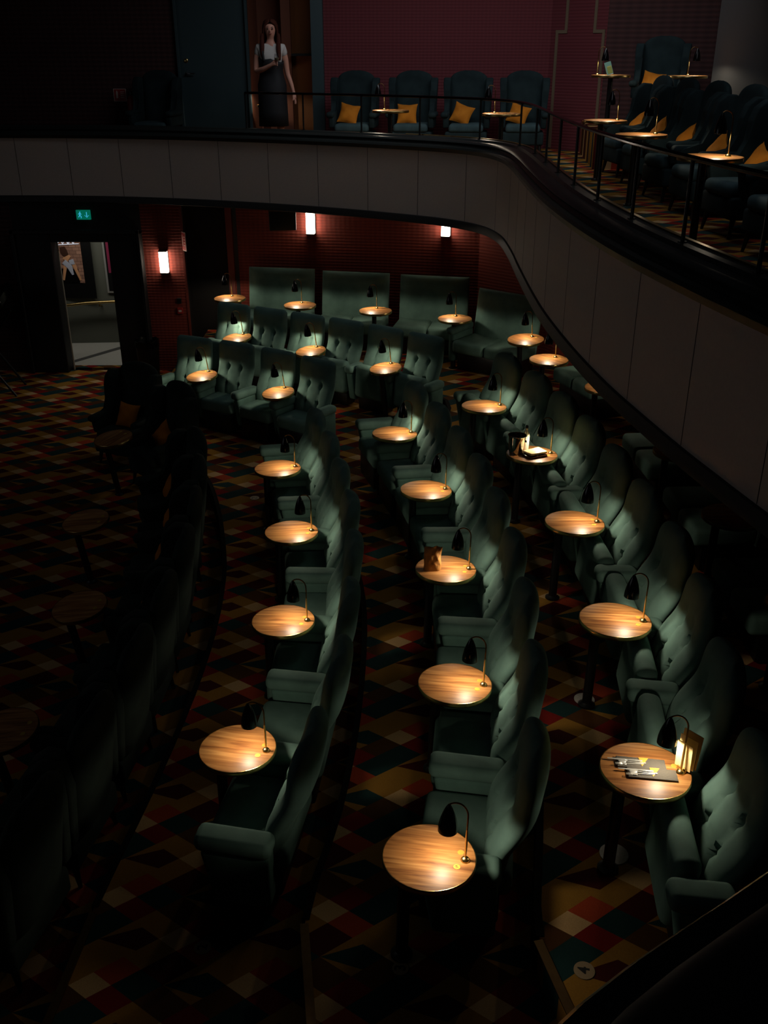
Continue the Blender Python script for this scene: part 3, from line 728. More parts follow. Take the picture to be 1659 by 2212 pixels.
tab_std = make_table(0.25, TH); tab_rear = make_table(0.25, TH, wd=WOOD_X); tab_sm = make_table(0.215, TH, wd=WOOD_X); tab_bal = make_table(0.28, 0.75, po=(0.0, 0.06)); tab_dark = make_table(0.235, 0.74)
lampP = make_lamp(True, LP); lampE = make_lamp(True, LP, ang=-0.7); lampR = make_lamp(True, LP, ang=0.0)
def tiltm(dx, dy):
    return (Matrix.Rotation(dx, 3, 'Y') @ Matrix.Rotation(dy, 3, 'X'))
def place_table(proto, c, n, label, group, lamp=None, lamplabel=None, lampoff=0.19, tilt=None, h=TH, side=0.0, larm=None):
    """c = floor point under the table centre; n = direction the neighbouring chairs face"""
    rz = heading(n)
    M = (tilt or Matrix.Identity(3))
    Rm = M @ Matrix.Rotation(rz, 3, 'Z')
    topc = Vector((c[0], c[1], c[2]+h)); o = inst(proto, c, rz, label, 'table', group)
    o.rotation_euler = Rm.to_euler(); o.location = topc - Rm @ Vector((0, 0, h))
    if lamp:
        l = inst(lamp, (0, 0, 0), 0, lamplabel, 'lamp', 'brass table lamps with black shades')
        l.location = topc + Rm @ Vector((side, lampoff, 0.001))
        l.rotation_euler = (M @ Matrix.Rotation(rz if larm is None else larm, 3, 'Z')).to_euler()
    return o, topc, Rm
def rownorm(T, c, sign=1):
    best = min(frames(T, sign), key=lambda f: (f[0]-Vector((c[0], c[1]))).length); return best[1]
TB = [(-.95, 5.04), (-.80, 6.60), (-.87, 8.17), (-1.15, 9.70)]
TC = [(.24, 3.87), (.48, 5.43), (.51, 7.03), (.41, 8.62), (.12, 10.15)]
TD = [(1.45, 4.25), (1.62, 5.82), (1.61, 7.37), (1.46, 8.90), (1.12, 10.32)]
tB = tiltm(0.0, -0.03); tC = tiltm(0.025, -0.045)
NB = lambda i, n: ['nearest', 'second nearest', 'third nearest', 'fourth nearest', 'farthest'][i if i < n-1 else 4]
TOPS = {}
for key, T, tops, z, tl, rowd in (('B', TB, B_TOPS, ZB, tB, 'left lit row'), ('C', TC, C_TOPS, ZC, tC, 'middle row'), ('D', TD, D_TOPS, ZD, tC, 'right row below the balcony')):
    for i, (x, y) in enumerate(T):
        n = rownorm(tops, (x+.5, y)); extra = {('C', 2): ' holding a brown paper bag', ('D', 3): ' holding an ice bucket', ('D', 0): ' laid with cutlery'}.get((key, i), '')
        TOPS[(key, i)] = place_table(tab_std, (x, y, z), n, 'round wooden table, %s of the %s%s' % (NB(i, len(T)), rowd, extra), 'side tables of the ' + rowd,
                    lampP, 'lit black lamp on the %s table of the %s' % (NB(i, len(T)), rowd), tilt=tl)
tF = tiltm(-0.10, 0.07)
for key, T, tops, z, h_, rowd in (('F', [(-2.18, 14.12), (-1.04, 13.43), (.02, 12.61)], F_TOPS, ZC, 0.72, 'six-seat far row'), ('G', [(-2.53, 12.99), (-1.40, 12.27)], G_TOPS, ZB, 0.73, 'four-seat far row')):
    for i, (x, y) in enumerate(T):
        n = Vector((-.5, -.86)); w = (['leftmost', 'middle', 'rightmost'] if len(T) == 3 else ['left', 'right'])[i]
        place_table(tab_sm, (x, y, z), n, 'small round wooden table, %s in front of the %s' % (w, rowd), 'small tables of the far rows',
                    lampE, 'lit lamp on the %s table of the %s' % (w, rowd), 0.155, tF, larm=R(-35))
TE = [(-2.47, 15.53), (-1.31, 15.07), (-.13, 14.71), (1.05, 14.23), (1.95, 13.09), (2.12, 12.13)]
EL = ['in the corner left of the rear sofas', 'in front of the leftmost rear sofa', 'in front of the middle rear sofa', 'in front of the rightmost rear sofa', 'in front of the corner sofa with armrest', 'half hidden by the balcony edge']
for i, (x, y) in enumerate(TE):
    n = Vector((-.15, -1)).normalized() if i < 4 else Vector((-.75, -.66)).normalized()
    place_table(tab_rear, (x, y, ZD), n, 'round wooden side table ' + EL[i], 'side tables of the rear sofas', lampE, 'lit lamp on the round table ' + EL[i], 0.13,
                tiltm(-0.05, 0.05) if i == 4 else None, larm=R(-40), h=0.72)
lampOff = make_lamp(False)
for i, (x, y) in enumerate([(2.62, 10.98), (2.93, 8.98), (2.98, 7.50), (3.0, 6.02)]):
    w = ['farthest', 'second farthest', 'second nearest', 'nearest'][i]
    place_table(tab_std, (x, y, ZD), Vector((-1, 0)), 'round side table in shadow under the balcony by the right wall, ' + w, 'side tables by the right wall',
                lampP if i == 0 else lampOff, ('lit' if i == 0 else 'unlit') + ' lamp on the %s side table in shadow by the right wall' % w)
tA = tiltm(-0.10, 0.08)
for i, (x, y) in enumerate([(-3.32, 11.15), (-3.02, 8.84), (-2.61, 7.17), (-2.66, 5.49)]):
    n = Vector((-1, 0)) if i else Vector((-.6, -.8)).normalized()
    w = ['farthest', 'second farthest', 'second nearest', 'nearest'][i]
    place_table(tab_dark, (x, y, 0.0), n, 'unlit round side table of the dark front row at left, %s' % w, 'unlit side tables of the front row', tilt=tA, h=0.74)
HT = [(.10, 15.99), (1.70, 15.17), (2.90, 13.70), (2.82, 11.40), (2.84, 8.97)]
HL = ['far left by the burgundy wall', 'in front of the burgundy wall chairs, right one', 'farthest along the right bend', 'middle of the three along the right bend', 'nearest, with the railing across it']
for i, (x, y) in enumerate(HT):
    n = Vector((-.1, -1)).normalized() if i < 2 else Vector((-1, -.1)).normalized()
    place_table(tab_bal, (x, y, ZBF), n, 'round balcony table, ' + HL[i], 'round balcony tables', lampE if i < 2 else lampR, 'lit lamp on the balcony table, ' + HL[i], 0.16 if i > 1 else 0.08, None, h=0.75, side=-0.10 if i < 2 else 0, larm=R(-60) if i < 2 else R(-80))
_, h0, _r = place_table(tab_bal, (3.30, 15.5, ZBF+0.50), Vector((-.2, -1)).normalized(), 'round table on the raised balcony step holding a green drinks menu', None, lampR, 'lit lamp beside the green menu on the raised balcony step', 0.0, None, h=0.75, side=-0.20, larm=R(85))
place_table(tab_bal, (4.30, 15.10, ZBF+0.50), Vector((-1, 0)), 'small table hidden behind the balcony chairs, only its lamp rising above', None, lampR, 'lamp rising behind the wing chairs beside the grey side wall', 0.0, None, h=0.75, side=0.0, larm=R(85))
place_table(tab_sm, (-1.98, 18.2, ZBF), Vector((-.2, -1)).normalized(), 'small lit table behind the standing woman', None, lampE, 'small lit lamp behind the standing woman', 0.06, None, h=0.73)

# ---------------------------------------------------------------- things on the tables
def onto(key, dx, dy, rz=0.0, dz=0.0):
    """world-aligned offset (dx right, dy away) on the top of a table"""
    o, c, Rm = TOPS[key]; Mt = Rm @ Matrix.Rotation(-heading_of(Rm), 3, 'Z')
    return Matrix.Translation(c) @ (Rm @ Rm0(Rm)).to_4x4() @ Matrix.Translation((dx, dy, dz)) @ Matrix.Rotation(rz, 4, 'Z')
def heading_of(Rm): return math.atan2(Rm[1][0], Rm[0][0])
def Rm0(Rm): return Matrix.Rotation(-heading_of(Rm), 3, 'Z')
# readable table numbers on the brass tags of the two nearest tables
for key, txt in ((('D', 0), '51'), (('C', 0), '54')):
    tg = [c for c in TOPS[key][0].children if c.name.startswith('number_tag')]
    tg.sort(key=lambda c: sum(v.co.x for v in c.data.vertices))
    text_mesh('engraving', txt, 0.021, ENGR, tg[-1], (0.055, 0.15, TH+0.0017), R(200))
# brown paper bag on the third table of the middle row
bm = bmesh.new()
nx, nz = 10, 14
def bagpt(u, v, s):
    w = 0.075*(1-0.06*math.sin(PI*v)); th = 0.038*max(0, 1-abs(u)**3)**0.5*(1-v*0.86)
    cr = 0.004*math.sin(9*u+11*v)+0.003*math.sin(17*v-6*u)
    return Vector((u*w + 0.003*math.sin(8*v), s*th + cr*(0.4+v) , v*0.205 + 0.004*math.sin(6*u)*v))
F = [[bm.verts.new(bagpt(i/nx*2-1, j/nz, -1)) for i in range(nx+1)] for j in range(nz+1)]; K = [[bm.verts.new(bagpt(i/nx*2-1, j/nz, 1)) for i in range(nx+1)] for j in range(nz+1)]
for j in range(nz):
    for i in range(nx):
        bm.faces.new((F[j][i], F[j][i+1], F[j+1][i+1], F[j+1][i])); bm.faces.new((K[j][i+1], K[j][i], K[j+1][i], K[j+1][i+1]))
for i in range(nx): bm.faces.new((F[0][i+1], F[0][i], K[0][i], K[0][i+1]))
bmesh.ops.remove_doubles(bm, verts=bm.verts[:], dist=0.003)
PAPER = simple('kraft_paper', (176, 124, 60), 0.6, bump=0.8, bscale=22)
bag = obj('paper_bag', bm, PAPER); bag.matrix_world = onto(('C', 2), -0.115, -0.02, R(6)); meta(bag, 'crumpled brown paper bag standing on the third nearest table of the middle row', 'bag')
# ice bucket, bottle, plate and pouch on the fourth table of the right row
CHROME = simple('chrome', (200, 200, 200), 0.08, 1.0)
bk = empty('ice_bucket'); meta(bk, 'shiny steel ice bucket full of dark cans of ice, standing on the cluttered right row table', 'bucket')
bk['label'] = 'shiny steel ice bucket standing on the cluttered table of the right row'
bm = bmesh.new(); lathe(bm, [(0.070, 0.0), (0.076, 0.03), (0.086, 0.17), (0.088, 0.178), (0.093, 0.182), (0.093, 0.187), (0.085, 0.187), (0.082, 0.17), (0.072, 0.02)], n=40); obj('bucket_body', bm, CHROME, bk)
bm = bmesh.new()
for k in range(26):
    a = random.random()*2*PI; q = random.random()**0.5*0.066; rbox(bm, (q*math.cos(a), q*math.sin(a), 0.165+random.random()*0.015), (0.026, 0.026, 0.022), 0.005, 1, None)
ic = obj('ice', bm, simple('wet_dark_ice', (30, 24, 22), 0.12), bk); ic['kind'] = 'stuff'
bm = bmesh.new(); lathe(bm, [(0.012, 0), (0.012, 0.006), (0.006, 0.012)], n=12)
bmesh.ops.transform(bm, matrix=Matrix.Translation((0.08, -0.03, 0.13)) @ Matrix.Rotation(PI/2, 4, 'Y'), verts=bm.verts); obj('handle_knob', bm, BLACK, bk)
bk.matrix_world = onto(('D', 3), -0.155, 0.02)
bt = empty('bottle'); meta(bt, 'pale bottle with a black cap standing just behind the ice bucket', 'bottle')
bm = bmesh.new(); lathe(bm, [(0.033, 0), (0.035, 0.01), (0.035, 0.15), (0.030, 0.175), (0.014, 0.205), (0.013, 0.235)], n=28); obj('bottle_body', bm, simple('pale_glass', (214, 206, 176), 0.1), bt)
bm = bmesh.new(); lathe(bm, [(0.0155, 0.226), (0.0155, 0.252), (0.013, 0.256)], n=20); obj('cap', bm, BLACK, bt)
bt.matrix_world = onto(('D', 3), -0.055, 0.115)
pl = empty('serving_dish'); meta(pl, 'dark oblong serving dish under the pale paper pouch on the cluttered table', 'dish')
bm = bmesh.new(); rbox(bm, (0, 0, 0.012), (0.20, 0.145, 0.024), 0.011, 3, lambda c: Vector((c.x*(1+c.z*5), c.y*(1+c.z*5), c.z))); obj('dish_body', bm, simple('brown_glaze', (70, 46, 34), 0.15), pl)
pl.matrix_world = onto(('D', 3), 0.01, -0.06, R(28))
bm = bmesh.new(); rbox(bm, (0, 0, 0.012), (0.20, 0.14, 0.022), 0.009, 3, lambda c: Vector((c.x, c.y, c.z+0.006*math.sin(30*c.x)*math.sin(22*c.y)+0.02*c.x)))
po_ = obj('paper_pouch', bm, simple('cream_paper', (226, 206, 150), 0.45, bump=0.3, bscale=30)); po_.matrix_world = onto(('D', 3), 0.02, -0.045, R(30), 0.028); meta(po_, 'pale yellow paper pouch lying on the serving dish next to the ice bucket', 'pouch')
# napkins with cutlery and the menu stand on the nearest table of the right row
NAP = simple('grey_napkin_cloth', (84, 80, 72), 0.9, bump=0.3, bscale=120); STEEL = simple('cutlery_steel', (206, 206, 200), 0.38, 0.6); OCH = simple('ochre_card', (222, 158, 62), 0.6)
def fork_bm():
    bm = bmesh.new(); tube(bm, [(0, -0.085, 0), (0, -0.04, 0.002), (0, 0.01, 0.003)], [0.0045, 0.003, 0.0025], 8)
    rbox(bm, (0, 0.022, 0.003), (0.020, 0.026, 0.003), 0.0012, 1)
    for k in range(4): rbox(bm, (-0.0075+k*0.005, 0.052, 0.004), (0.0026, 0.040, 0.0022), 0.0008, 1)
    return bm
def knife_bm():
    bm = bmesh.new(); rbox(bm, (0, -0.05, 0.003), (0.012, 0.085, 0.005), 0.002, 2); rbox(bm, (0.001, 0.045, 0.003), (0.015, 0.11, 0.002), 0.0008, 1, lambda c: Vector((c.x*(1-max(0, c.y-0.06)*8), c.y, c.z))); return bm
def spoon_bm():
    bm = bmesh.new(); tube(bm, [(0, -0.08, 0), (0, -0.02, 0.002), (0, 0.03, 0.003)], [0.0045, 0.003, 0.0025], 8)
    g = bmesh.ops.create_uvsphere(bm, u_segments=14, v_segments=8, radius=1.0)
    for v in g['verts']: v.co = Vector((v.co.x*0.014, 0.050+v.co.y*0.023, 0.004+v.co.z*0.003))
    return bm
first = {}
for q, (dx, dy, w) in enumerate(((-0.015, 0.045, 'farther'), (0.025, -0.045, 'nearer'))):
    M = onto(('D', 0), dx, dy, R(-6), 0.001)
    bm = bmesh.new(); rbox(bm, (0, 0, 0.006), (0.27, 0.095, 0.010), 0.004, 2, lambda c: Vector((c.x, c.y, c.z+0.0015*math.sin(40*c.x)))); o = obj('napkin', bm, NAP); o.matrix_world = M
    meta(o, 'folded dark grey napkin on the nearest right row table, %s of the two' % w, 'napkin', 'folded napkins')
    bm = bmesh.new(); v3 = [(-0.01, 0.045), (0.045, 0.045), (0.0, -0.035)]; prism(bm, v3, 0.0122, 0.0135); o = obj('card_corner', bm, OCH, smooth=False); o.matrix_world = M
    meta(o, 'small ochre triangular card on the %s grey napkin' % w, 'card', 'ochre triangular cards')
    for nm, bmf, ox, oy, lab in (('fork', fork_bm, -0.075, -0.022, 'steel fork with tines pointing left on the %s grey napkin'), ('knife', knife_bm, -0.085, 0.012, 'steel knife lying on the %s grey napkin'), ('spoon', spoon_bm, -0.055, -0.004, 'steel spoon lying on the %s grey napkin')):
        if nm in first: o = first[nm].copy(); COL.objects.link(o)
        else: o = first[nm] = obj(nm, bmf(), STEEL)
        o.matrix_world = M @ Matrix.Translation((ox, oy, 0.0125)) @ Matrix.Rotation(PI/2 + (0.12 if nm == 'fork' else 0), 4, 'Z'); meta(o, lab % w, nm, 'cutlery on the napkins')
mh = empty('menu_holder'); meta(mh, 'upright cream menus in a brass holder behind the nearest right row lamp', 'menu')
GOLDCARD = simple('gold_card', (206, 170, 96), 0.4); CREAMCARD = simple('cream_card', (236, 214, 150), 0.5)
bm = bmesh.new(); rbox(bm, (0, 0, 0.012), (0.055, 0.06, 0.024), 0.004, 2); obj('holder', bm, BRASS, mh)
for k in range(3):
    bm = bmesh.new(); rbox(bm, (-0.016+0.016*k, 0.0, 0.10+0.012*k), (0.003, 0.10+0.012*k, 0.17+0.02*k), 0.001, 1); c = obj('menu_card', bm, CREAMCARD if k < 2 else GOLDCARD, mh); c.rotation_euler = (0, R(5*k-3), 0)
mh.matrix_world = onto(('D', 0), 0.215, 0.01, R(38), 0.001)
# green menu on the raised balcony table
mn = empty('drinks_menu'); meta(mn, 'standing green and yellow drinks menu on the raised balcony table', 'menu')
bm = bmesh.new(); rbox(bm, (0, 0, 0.09), (0.10, 0.006, 0.18), 0.002, 1); obj('card', bm, simple('mint_card', (140, 190, 170), 0.4), mn)
bm = bmesh.new(); rbox(bm, (0.008, -0.004, 0.07), (0.07, 0.002, 0.10), 0.0008, 1); obj('printed_panel', bm, simple('olive_print', (170, 180, 96), 0.4), mn)
bm = bmesh.new(); rbox(bm, (0.008, -0.0055, 0.115), (0.06, 0.001, 0.012), 0.0003, 1); obj('printed_line', bm, simple('yellow_print', (226, 216, 120), 0.4), mn)
bm = bmesh.new(); tube(bm, [(-0.03, -0.01, 0.006), (0.03, -0.02, 0.006), (0.05, 0.02, 0.006)], 0.005, 6); obj('stand', bm, simple('clear_plastic', (220, 220, 200), 0.2), mn)
mn.location = h0 + Vector((-0.02, -0.06, 0.001)); mn.rotation_euler = (R(-12), R(-16), R(10))

# ---------------------------------------------------------------- row numbers on the floor
NUMM = simple('number_disc', (150, 128, 96), 0.6)
def floor_disc(x, y, z, txt, lab, rz, r=0.055, mat=NUMM):
    bm = bmesh.new(); lathe(bm, [(r, 0), (r, 0.003)], n=36); o = obj('row_number', bm, mat); o.location = (x, y, z+0.001); o.rotation_euler = (0, 0, rz)
    meta(o, lab, 'floor marker', 'row number discs on the carpet')
    if txt:
        text_mesh('digit', txt, 0.085, BLACK, o, (0, 0, 0.0035), 0, 0.0005, 0.002)
def gp(u, v, z):
    dz = z-CAMZ; a = (u-829.5)/FPX; b = (v-1106.0)/FPX
    dy = math.cos(PITCH) - b*math.sin(PITCH); dzz = -math.sin(PITCH) - b*math.cos(PITCH); k = dz/dzz
    return a*k, dy*k
x, y = gp(438, 2047, ZB); floor_disc(x, y, ZB, '2', 'round floor disc numbered 2 on the carpet in the near left aisle', R(90), 0.05)
x, y = gp(865, 2092, ZC); floor_disc(x, y, ZC, '3', 'round floor disc numbered 3 on the carpet in front of the middle step', R(90), 0.045)
x, y = gp(1262, 2097, ZD); floor_disc(x, y, ZD, '4', 'round floor disc numbered 4 on the carpet near the bright nosing', R(80), 0.055)
x, y = gp(550, 1076, ZB); floor_disc(x, y, ZB, '2', 'small round floor disc numbered 2 on the carpet before the left lit row', R(90), 0.055)
PALE = simple('pale_marble_disc', (150, 146, 136), 0.5, var=0.4, bscale=60)
x, y = gp(1262, 1511, ZD); floor_disc(x, y, ZD, '', 'pale speckled disc at the foot of the second nearest right row table', 0, 0.075, PALE)
x, y = gp(1326, 1845, ZD); floor_disc(x, y, ZD, '', 'dim pale disc at the foot of the nearest right row table', 0, 0.085, PALE)

# ---------------------------------------------------------------- wall things
GLOW = simple('sconce_glow', (255, 250, 240), 0.4, emit=(255, 240, 218), es=14)
def sconce(x, y, z, n, lab, power=9):
    r = empty('wall_lamp', (x, y, z), heading(Vector(n).normalized())); meta(r, lab, 'wall lamp', 'glowing wall lamps')
    bm = bmesh.new(); rbox(bm, (0, -0.06, 0), (0.13, 0.09, 0.34), 0.006, 1); obj('diffuser', bm, GLOW, r)
    bm = bmesh.new(); rbox(bm, (0, -0.055, 0.18), (0.14, 0.11, 0.02), 0.003, 1); rbox(bm, (0, -0.055, -0.18), (0.14, 0.11, 0.02), 0.003, 1); rbox(bm, (0, -0.005, 0), (0.14, 0.01, 0.38), 0.002, 1); obj('mount', bm, BLACK, r)
sconce(-3.63, WY, 1.87, (0, -1), 'tall glowing wall lamp between the corridor door and the recess')
sconce(-1.17, 16.10, 2.53, (-.14, -1), 'glowing wall lamp on the rear wall beside the loudspeaker')
sconce(.98, 15.70, 2.56, (-.22, -1), 'small glowing wall lamp on the rear wall right of the others')
# exit sign
ex = empty('exit_sign', (-4.86, WY-0.04, 2.62)); meta(ex, 'green exit sign with running figure and down arrow above the corridor door', 'sign')
bm = bmesh.new(); rbox(bm, (0, 0, 0), (0.23, 0.03, 0.15), 0.004, 1); obj('sign_panel', bm, simple('exit_green', (0, 96, 78), 0.4, emit=(0, 120, 96), es=0.55), ex)
EXW = simple('exit_pictogram', (60, 190, 230), 0.4, emit=(70, 190, 235), es=0.8)
bm = bmesh.new(); rbox(bm, (0.055, -0.017, 0.01), (0.012, 0.003, 0.07), 0.001, 1)
for sx in (-1, 1): rbox(bm, (0, 0, 0), (0.012, 0.003, 0.05), 0.001, 1, lambda c, sx=sx: Vector((0.055+sx*0.017 + c.x*0.7 + sx*c.z*0.7, -0.017+c.y, -0.022 + c.z*0.7)))
obj('down_arrow', bm, EXW, ex, False)
bm = bmesh.new()
g = bmesh.ops.create_uvsphere(bm, u_segments=10, v_segments=8, radius=0.010)
for v in g['verts']: v.co = Vector((v.co.x-0.05, v.co.y*0.2-0.018, v.co.z+0.042))
for a, b in (((-0.052, 0.03), (-0.058, -0.005)), ((-0.058, -0.005), (-0.035, -0.025)), ((-0.035, -0.025), (-0.04, -0.05)), ((-0.058, -0.005), (-0.078, -0.035)), ((-0.052, 0.024), (-0.03, 0.008)), ((-0.052, 0.024), (-0.078, 0.012))):
    tube(bm, [(a[0], -0.018, a[1]), (b[0], -0.018, b[1])], 0.006, 6)
obj('running_figure', bm, EXW, ex)
# loudspeaker under the balcony
sp_ = empty('loudspeaker', (-1.62, 15.95, 2.60), R(8)); meta(sp_, 'black wedge loudspeaker hanging under the balcony left of a wall lamp', 'speaker')
bm = bmesh.new(); rbox(bm, (0, -0.1, 0), (0.42, 0.30, 0.30), 0.012, 2, lambda c: Vector((c.x, c.y + (0.06 if c.z < 0 else 0)*(1 if c.y < -0.1 else 0), c.z))); obj('cabinet', bm, BLACK, sp_)
bm = bmesh.new(); rbox(bm, (0, 0.04, 0.17), (0.06, 0.1, 0.12), 0.004, 1); obj('bracket', bm, BLACK, sp_)
# fire notices, push button, extinguisher
REDS = simple('sign_red', (150, 34, 30), 0.5); WHT = simple('sign_white', (200, 180, 170), 0.5)
def notice(x, y, z, rz, lab, w, h):
    r = empty('fire_notice', (x, y, z), rz); meta(r, lab, 'sign', 'red fire notices')
    bm = bmesh.new(); rbox(bm, (0, 0, 0), (w, 0.006, h), 0.001, 1); obj('plate', bm, WHT, r, False)
    bm = bmesh.new(); rbox(bm, (0, -0.004, 0), (w*0.9, 0.003, h*0.92), 0.001, 1); obj('red_field', bm, REDS, r, False)
    bm = bmesh.new(); rbox(bm, (-w*0.22, -0.0065, 0.0), (w*0.14, 0.002, h*0.5), 0.0008, 1); rbox(bm, (-w*0.22, -0.0065, h*0.3), (w*0.08, 0.002, h*0.1), 0.0008, 1)
    for k in range(4): rbox(bm, (w*0.2, -0.0065, h*(0.25-0.15*k)), (w*0.3, 0.002, h*0.05), 0.0005, 1)
    obj('pictogram', bm, WHT, r, False)
notice(-3.27, WY-0.062, 2.20, R(-55), 'red and white fire notice projecting beside the tall glowing wall lamp', 0.16, 0.30)
notice(-4.57, 18.296, 4.32, 0, 'red fire notice on the dark balcony wall above the extinguisher', 0.22, 0.20)
fx = empty('fire_extinguisher', (-4.32, 18.05, ZBF)); meta(fx, 'red fire extinguisher against the dark balcony wall left of the teal door', 'fire extinguisher')
bm = bmesh.new(); lathe(bm, [(0.07, 0.42), (0.075, 0.44), (0.075, 0.80), (0.05, 0.86), (0.02, 0.88)], n=24); obj('cylinder', bm, REDS, fx)
bm = bmesh.new(); rbox(bm, (0, 0, 0.91), (0.04, 0.10, 0.05), 0.006, 1); tube(bm, [(0.03, 0, 0.9), (0.09, 0, 0.85), (0.09, 0, 0.6)], 0.01, 8); obj('valve_and_hose', bm, BLACK, fx)
bm = bmesh.new(); rbox(bm, (0, 0.03, 0.21), (0.16, 0.16, 0.42), 0.01, 1); obj('stand', bm, BLACK, fx)
inst(wingA, (-3.85, 17.6, ZBF), R(-10), 'dark armchair standing alone on the balcony between extinguisher and teal door', 'armchair')
cb = empty('call_point', (-3.44, WY, 1.05)); meta(cb, 'small call button box on the red wall beneath the tall wall lamp', 'switch')
bm = bmesh.new(); rbox(bm, (0, -0.02, 0), (0.09, 0.04, 0.10), 0.005, 1); obj('box', bm, REDS, cb, False); bm = bmesh.new(); rbox(bm, (0, -0.042, 0), (0.05, 0.006, 0.035), 0.002, 1); obj('label_plate', bm, WHT, cb, False)
bm = bmesh.new(); rbox(bm, (0, -0.02, 0.17), (0.07, 0.03, 0.09), 0.005, 1); obj('switch_plate', bm, BLACK, cb, False)
# bin
bn = empty('waste_bin', (-3.98, 15.95, 0)); meta(bn, 'black waste bin with a bag rim standing right of the corridor door', 'bin')
bm = bmesh.new(); lathe(bm, [(0.16, 0), (0.20, 0.62), (0.19, 0.62), (0.15, 0.02)], n=28); obj('bin_body', bm, BLACK, bn)
bm = bmesh.new()
lathe(bm, [(0.205+0.0*k, z) for k, z in enumerate((0.54, 0.60, 0.64))] + [(0.19, 0.645), (0.18, 0.6)], n=28, cap0=False, cap1=False)
for v in bm.verts: v.co.z += 0.012*math.sin(9*math.atan2(v.co.y, v.co.x))
obj('bag_rim', bm, GLOSS, bn)
# posters and handrail in the corridor
po = empty('framed_poster', (-5.72, 18.0, 1.42), R(-3)); meta(po, 'black framed poster with a warm seated figure in the corridor', 'poster')
bm = bmesh.new(); rbox(bm, (0, 0, 0), (0.80, 0.03, 1.12), 0.006, 1); obj('frame', bm, BLACK, po, False)
bm = bmesh.new(); rbox(bm, (-0.06, -0.018, 0.11), (0.56, 0.006, 0.76), 0.05, 2, lambda c: Vector((c.x, min(max(c.y, -0.021), -0.015), c.z)))
pm, N, L, B = new_mat('poster_brick'); tc = N.new('ShaderNodeTexCoord'); br = N.new('ShaderNodeTexBrick'); mp = N.new('ShaderNodeMapping'); mp.inputs['Rotation'].default_value = (PI/2, 0, 0)
br.inputs['Color1'].default_value = lin((170, 128, 108)); br.inputs['Color2'].default_value = lin((140, 104, 88)); br.inputs['Mortar'].default_value = lin((110, 80, 68)); br.inputs['Scale'].default_value = 4
L.new(tc.outputs['Object'], mp.inputs[0]); L.new(mp.outputs[0], br.inputs[0]); L.new(br.outputs[0], B.inputs['Base Color']); B.inputs['Roughness'].default_value = .35
obj('print_background', bm, pm, po, False)
bm = bmesh.new(); rbox(bm, (-0.04, -0.024, -0.14), (0.34, 0.003, 0.26), 0.06, 2, lambda c: Vector((c.x, -0.024, c.z))); obj('print_dark_floor', bm, BLACK, po, False)
bm = bmesh.new()
for a, b, r0, r1 in (((-.10, .22), (-.02, .16), .07, .07), ((-.10, .06), (-.17, -.22), .035, .02), ((.05, .08), (.15, -.22), .035, .02)):
    tube(bm, [(a[0], -0.026, a[1]), (b[0], -0.026, b[1])], [r0, r1], 10)
for v in bm.verts: v.co.y = -0.026 + (v.co.y+0.026)*0.06
obj('print_figure', bm, simple('warm_print', (206, 150, 108), .4), po, False)
bm = bmesh.new(); tube(bm, [(-.12, -.03, .38), (-.10, -.03, .30), (-.06, -.03, .22)], [.05, .07, .05], 10)
for v in bm.verts: v.co.y = -0.030 + (v.co.y+0.03)*0.04
obj('print_hair', bm, simple('brown_print', (64, 40, 30), .4), po, False)
bm = bmesh.new(); tube(bm, [(-.12, -.03, .12), (-.02, -.03, .02), (.02, -.03, -.12)], [.05, .05, .02], 8); tube(bm, [(-.02, -.03, .1), (.07, -.03, .12)], [.04, .05], 8)
for v in bm.verts: v.co.y = -0.032 + (v.co.y+0.03)*0.04
obj('print_garment', bm, simple('pale_print', (176, 180, 196), .4), po, False)
bm = bmesh.new()
for k in range(4): tube(bm, [(-.30+.1*k, -.03, .44), (-.24+.1*k, -.03, .50), (-.20+.1*k, -.03, .44), (-.18+.1*k, -.03, .48)], .012, 6)
tube(bm, [(-.30, -.03, .41), (.2, -.03, .44)], .008, 6)
obj('print_scribble', bm, simple('white_print', (225, 228, 240), .4, emit=(225, 230, 245), es=.25), po, False)  # scribble strokes given a faint glow of their own
p2 = empty('framed_poster', (-5.10, 18.05, 1.44)); meta(p2, 'silver framed poster with a dark pink print cut off by the door edge', 'poster')
bm = bmesh.new(); rbox(bm, (0.3, 0, 0), (0.66, 0.03, 0.98), 0.006, 1); obj('frame', bm, simple('silver_frame', (200, 200, 196), .35, .6), p2, False)
bm = bmesh.new(); rbox(bm, (0.3, -0.018, 0.0), (0.58, 0.006, 0.90), 0.002, 1); obj('backing', bm, BLACK, p2, False)
bm = bmesh.new(); rbox(bm, (0.3, -0.023, 0.16), (0.52, 0.004, 0.56), 0.002, 1); obj('pink_print', bm, simple('pink_print', (130, 40, 70), .4), p2, False)
hr = empty('corridor_handrail', (0, 0, 0)); meta(hr, 'brass handrail on the corridor wall below the posters', 'handrail')
bm = bmesh.new(); tube(bm, [(-7.2, 17.72, .70), (-5.9, 17.84, .76), (-5.5, 17.88, .80), (-5.0, 17.91, .82), (-3.4, 17.92, .82)], 0.027, 12); obj('rail', bm, BRASS, hr)
bm = bmesh.new(); tube(bm, [(-5.27, 17.90, .80), (-5.27, 17.90, .74), (-5.27, 18.05, .72)], 0.014, 8); obj('rail_bracket', bm, BRASS, hr)
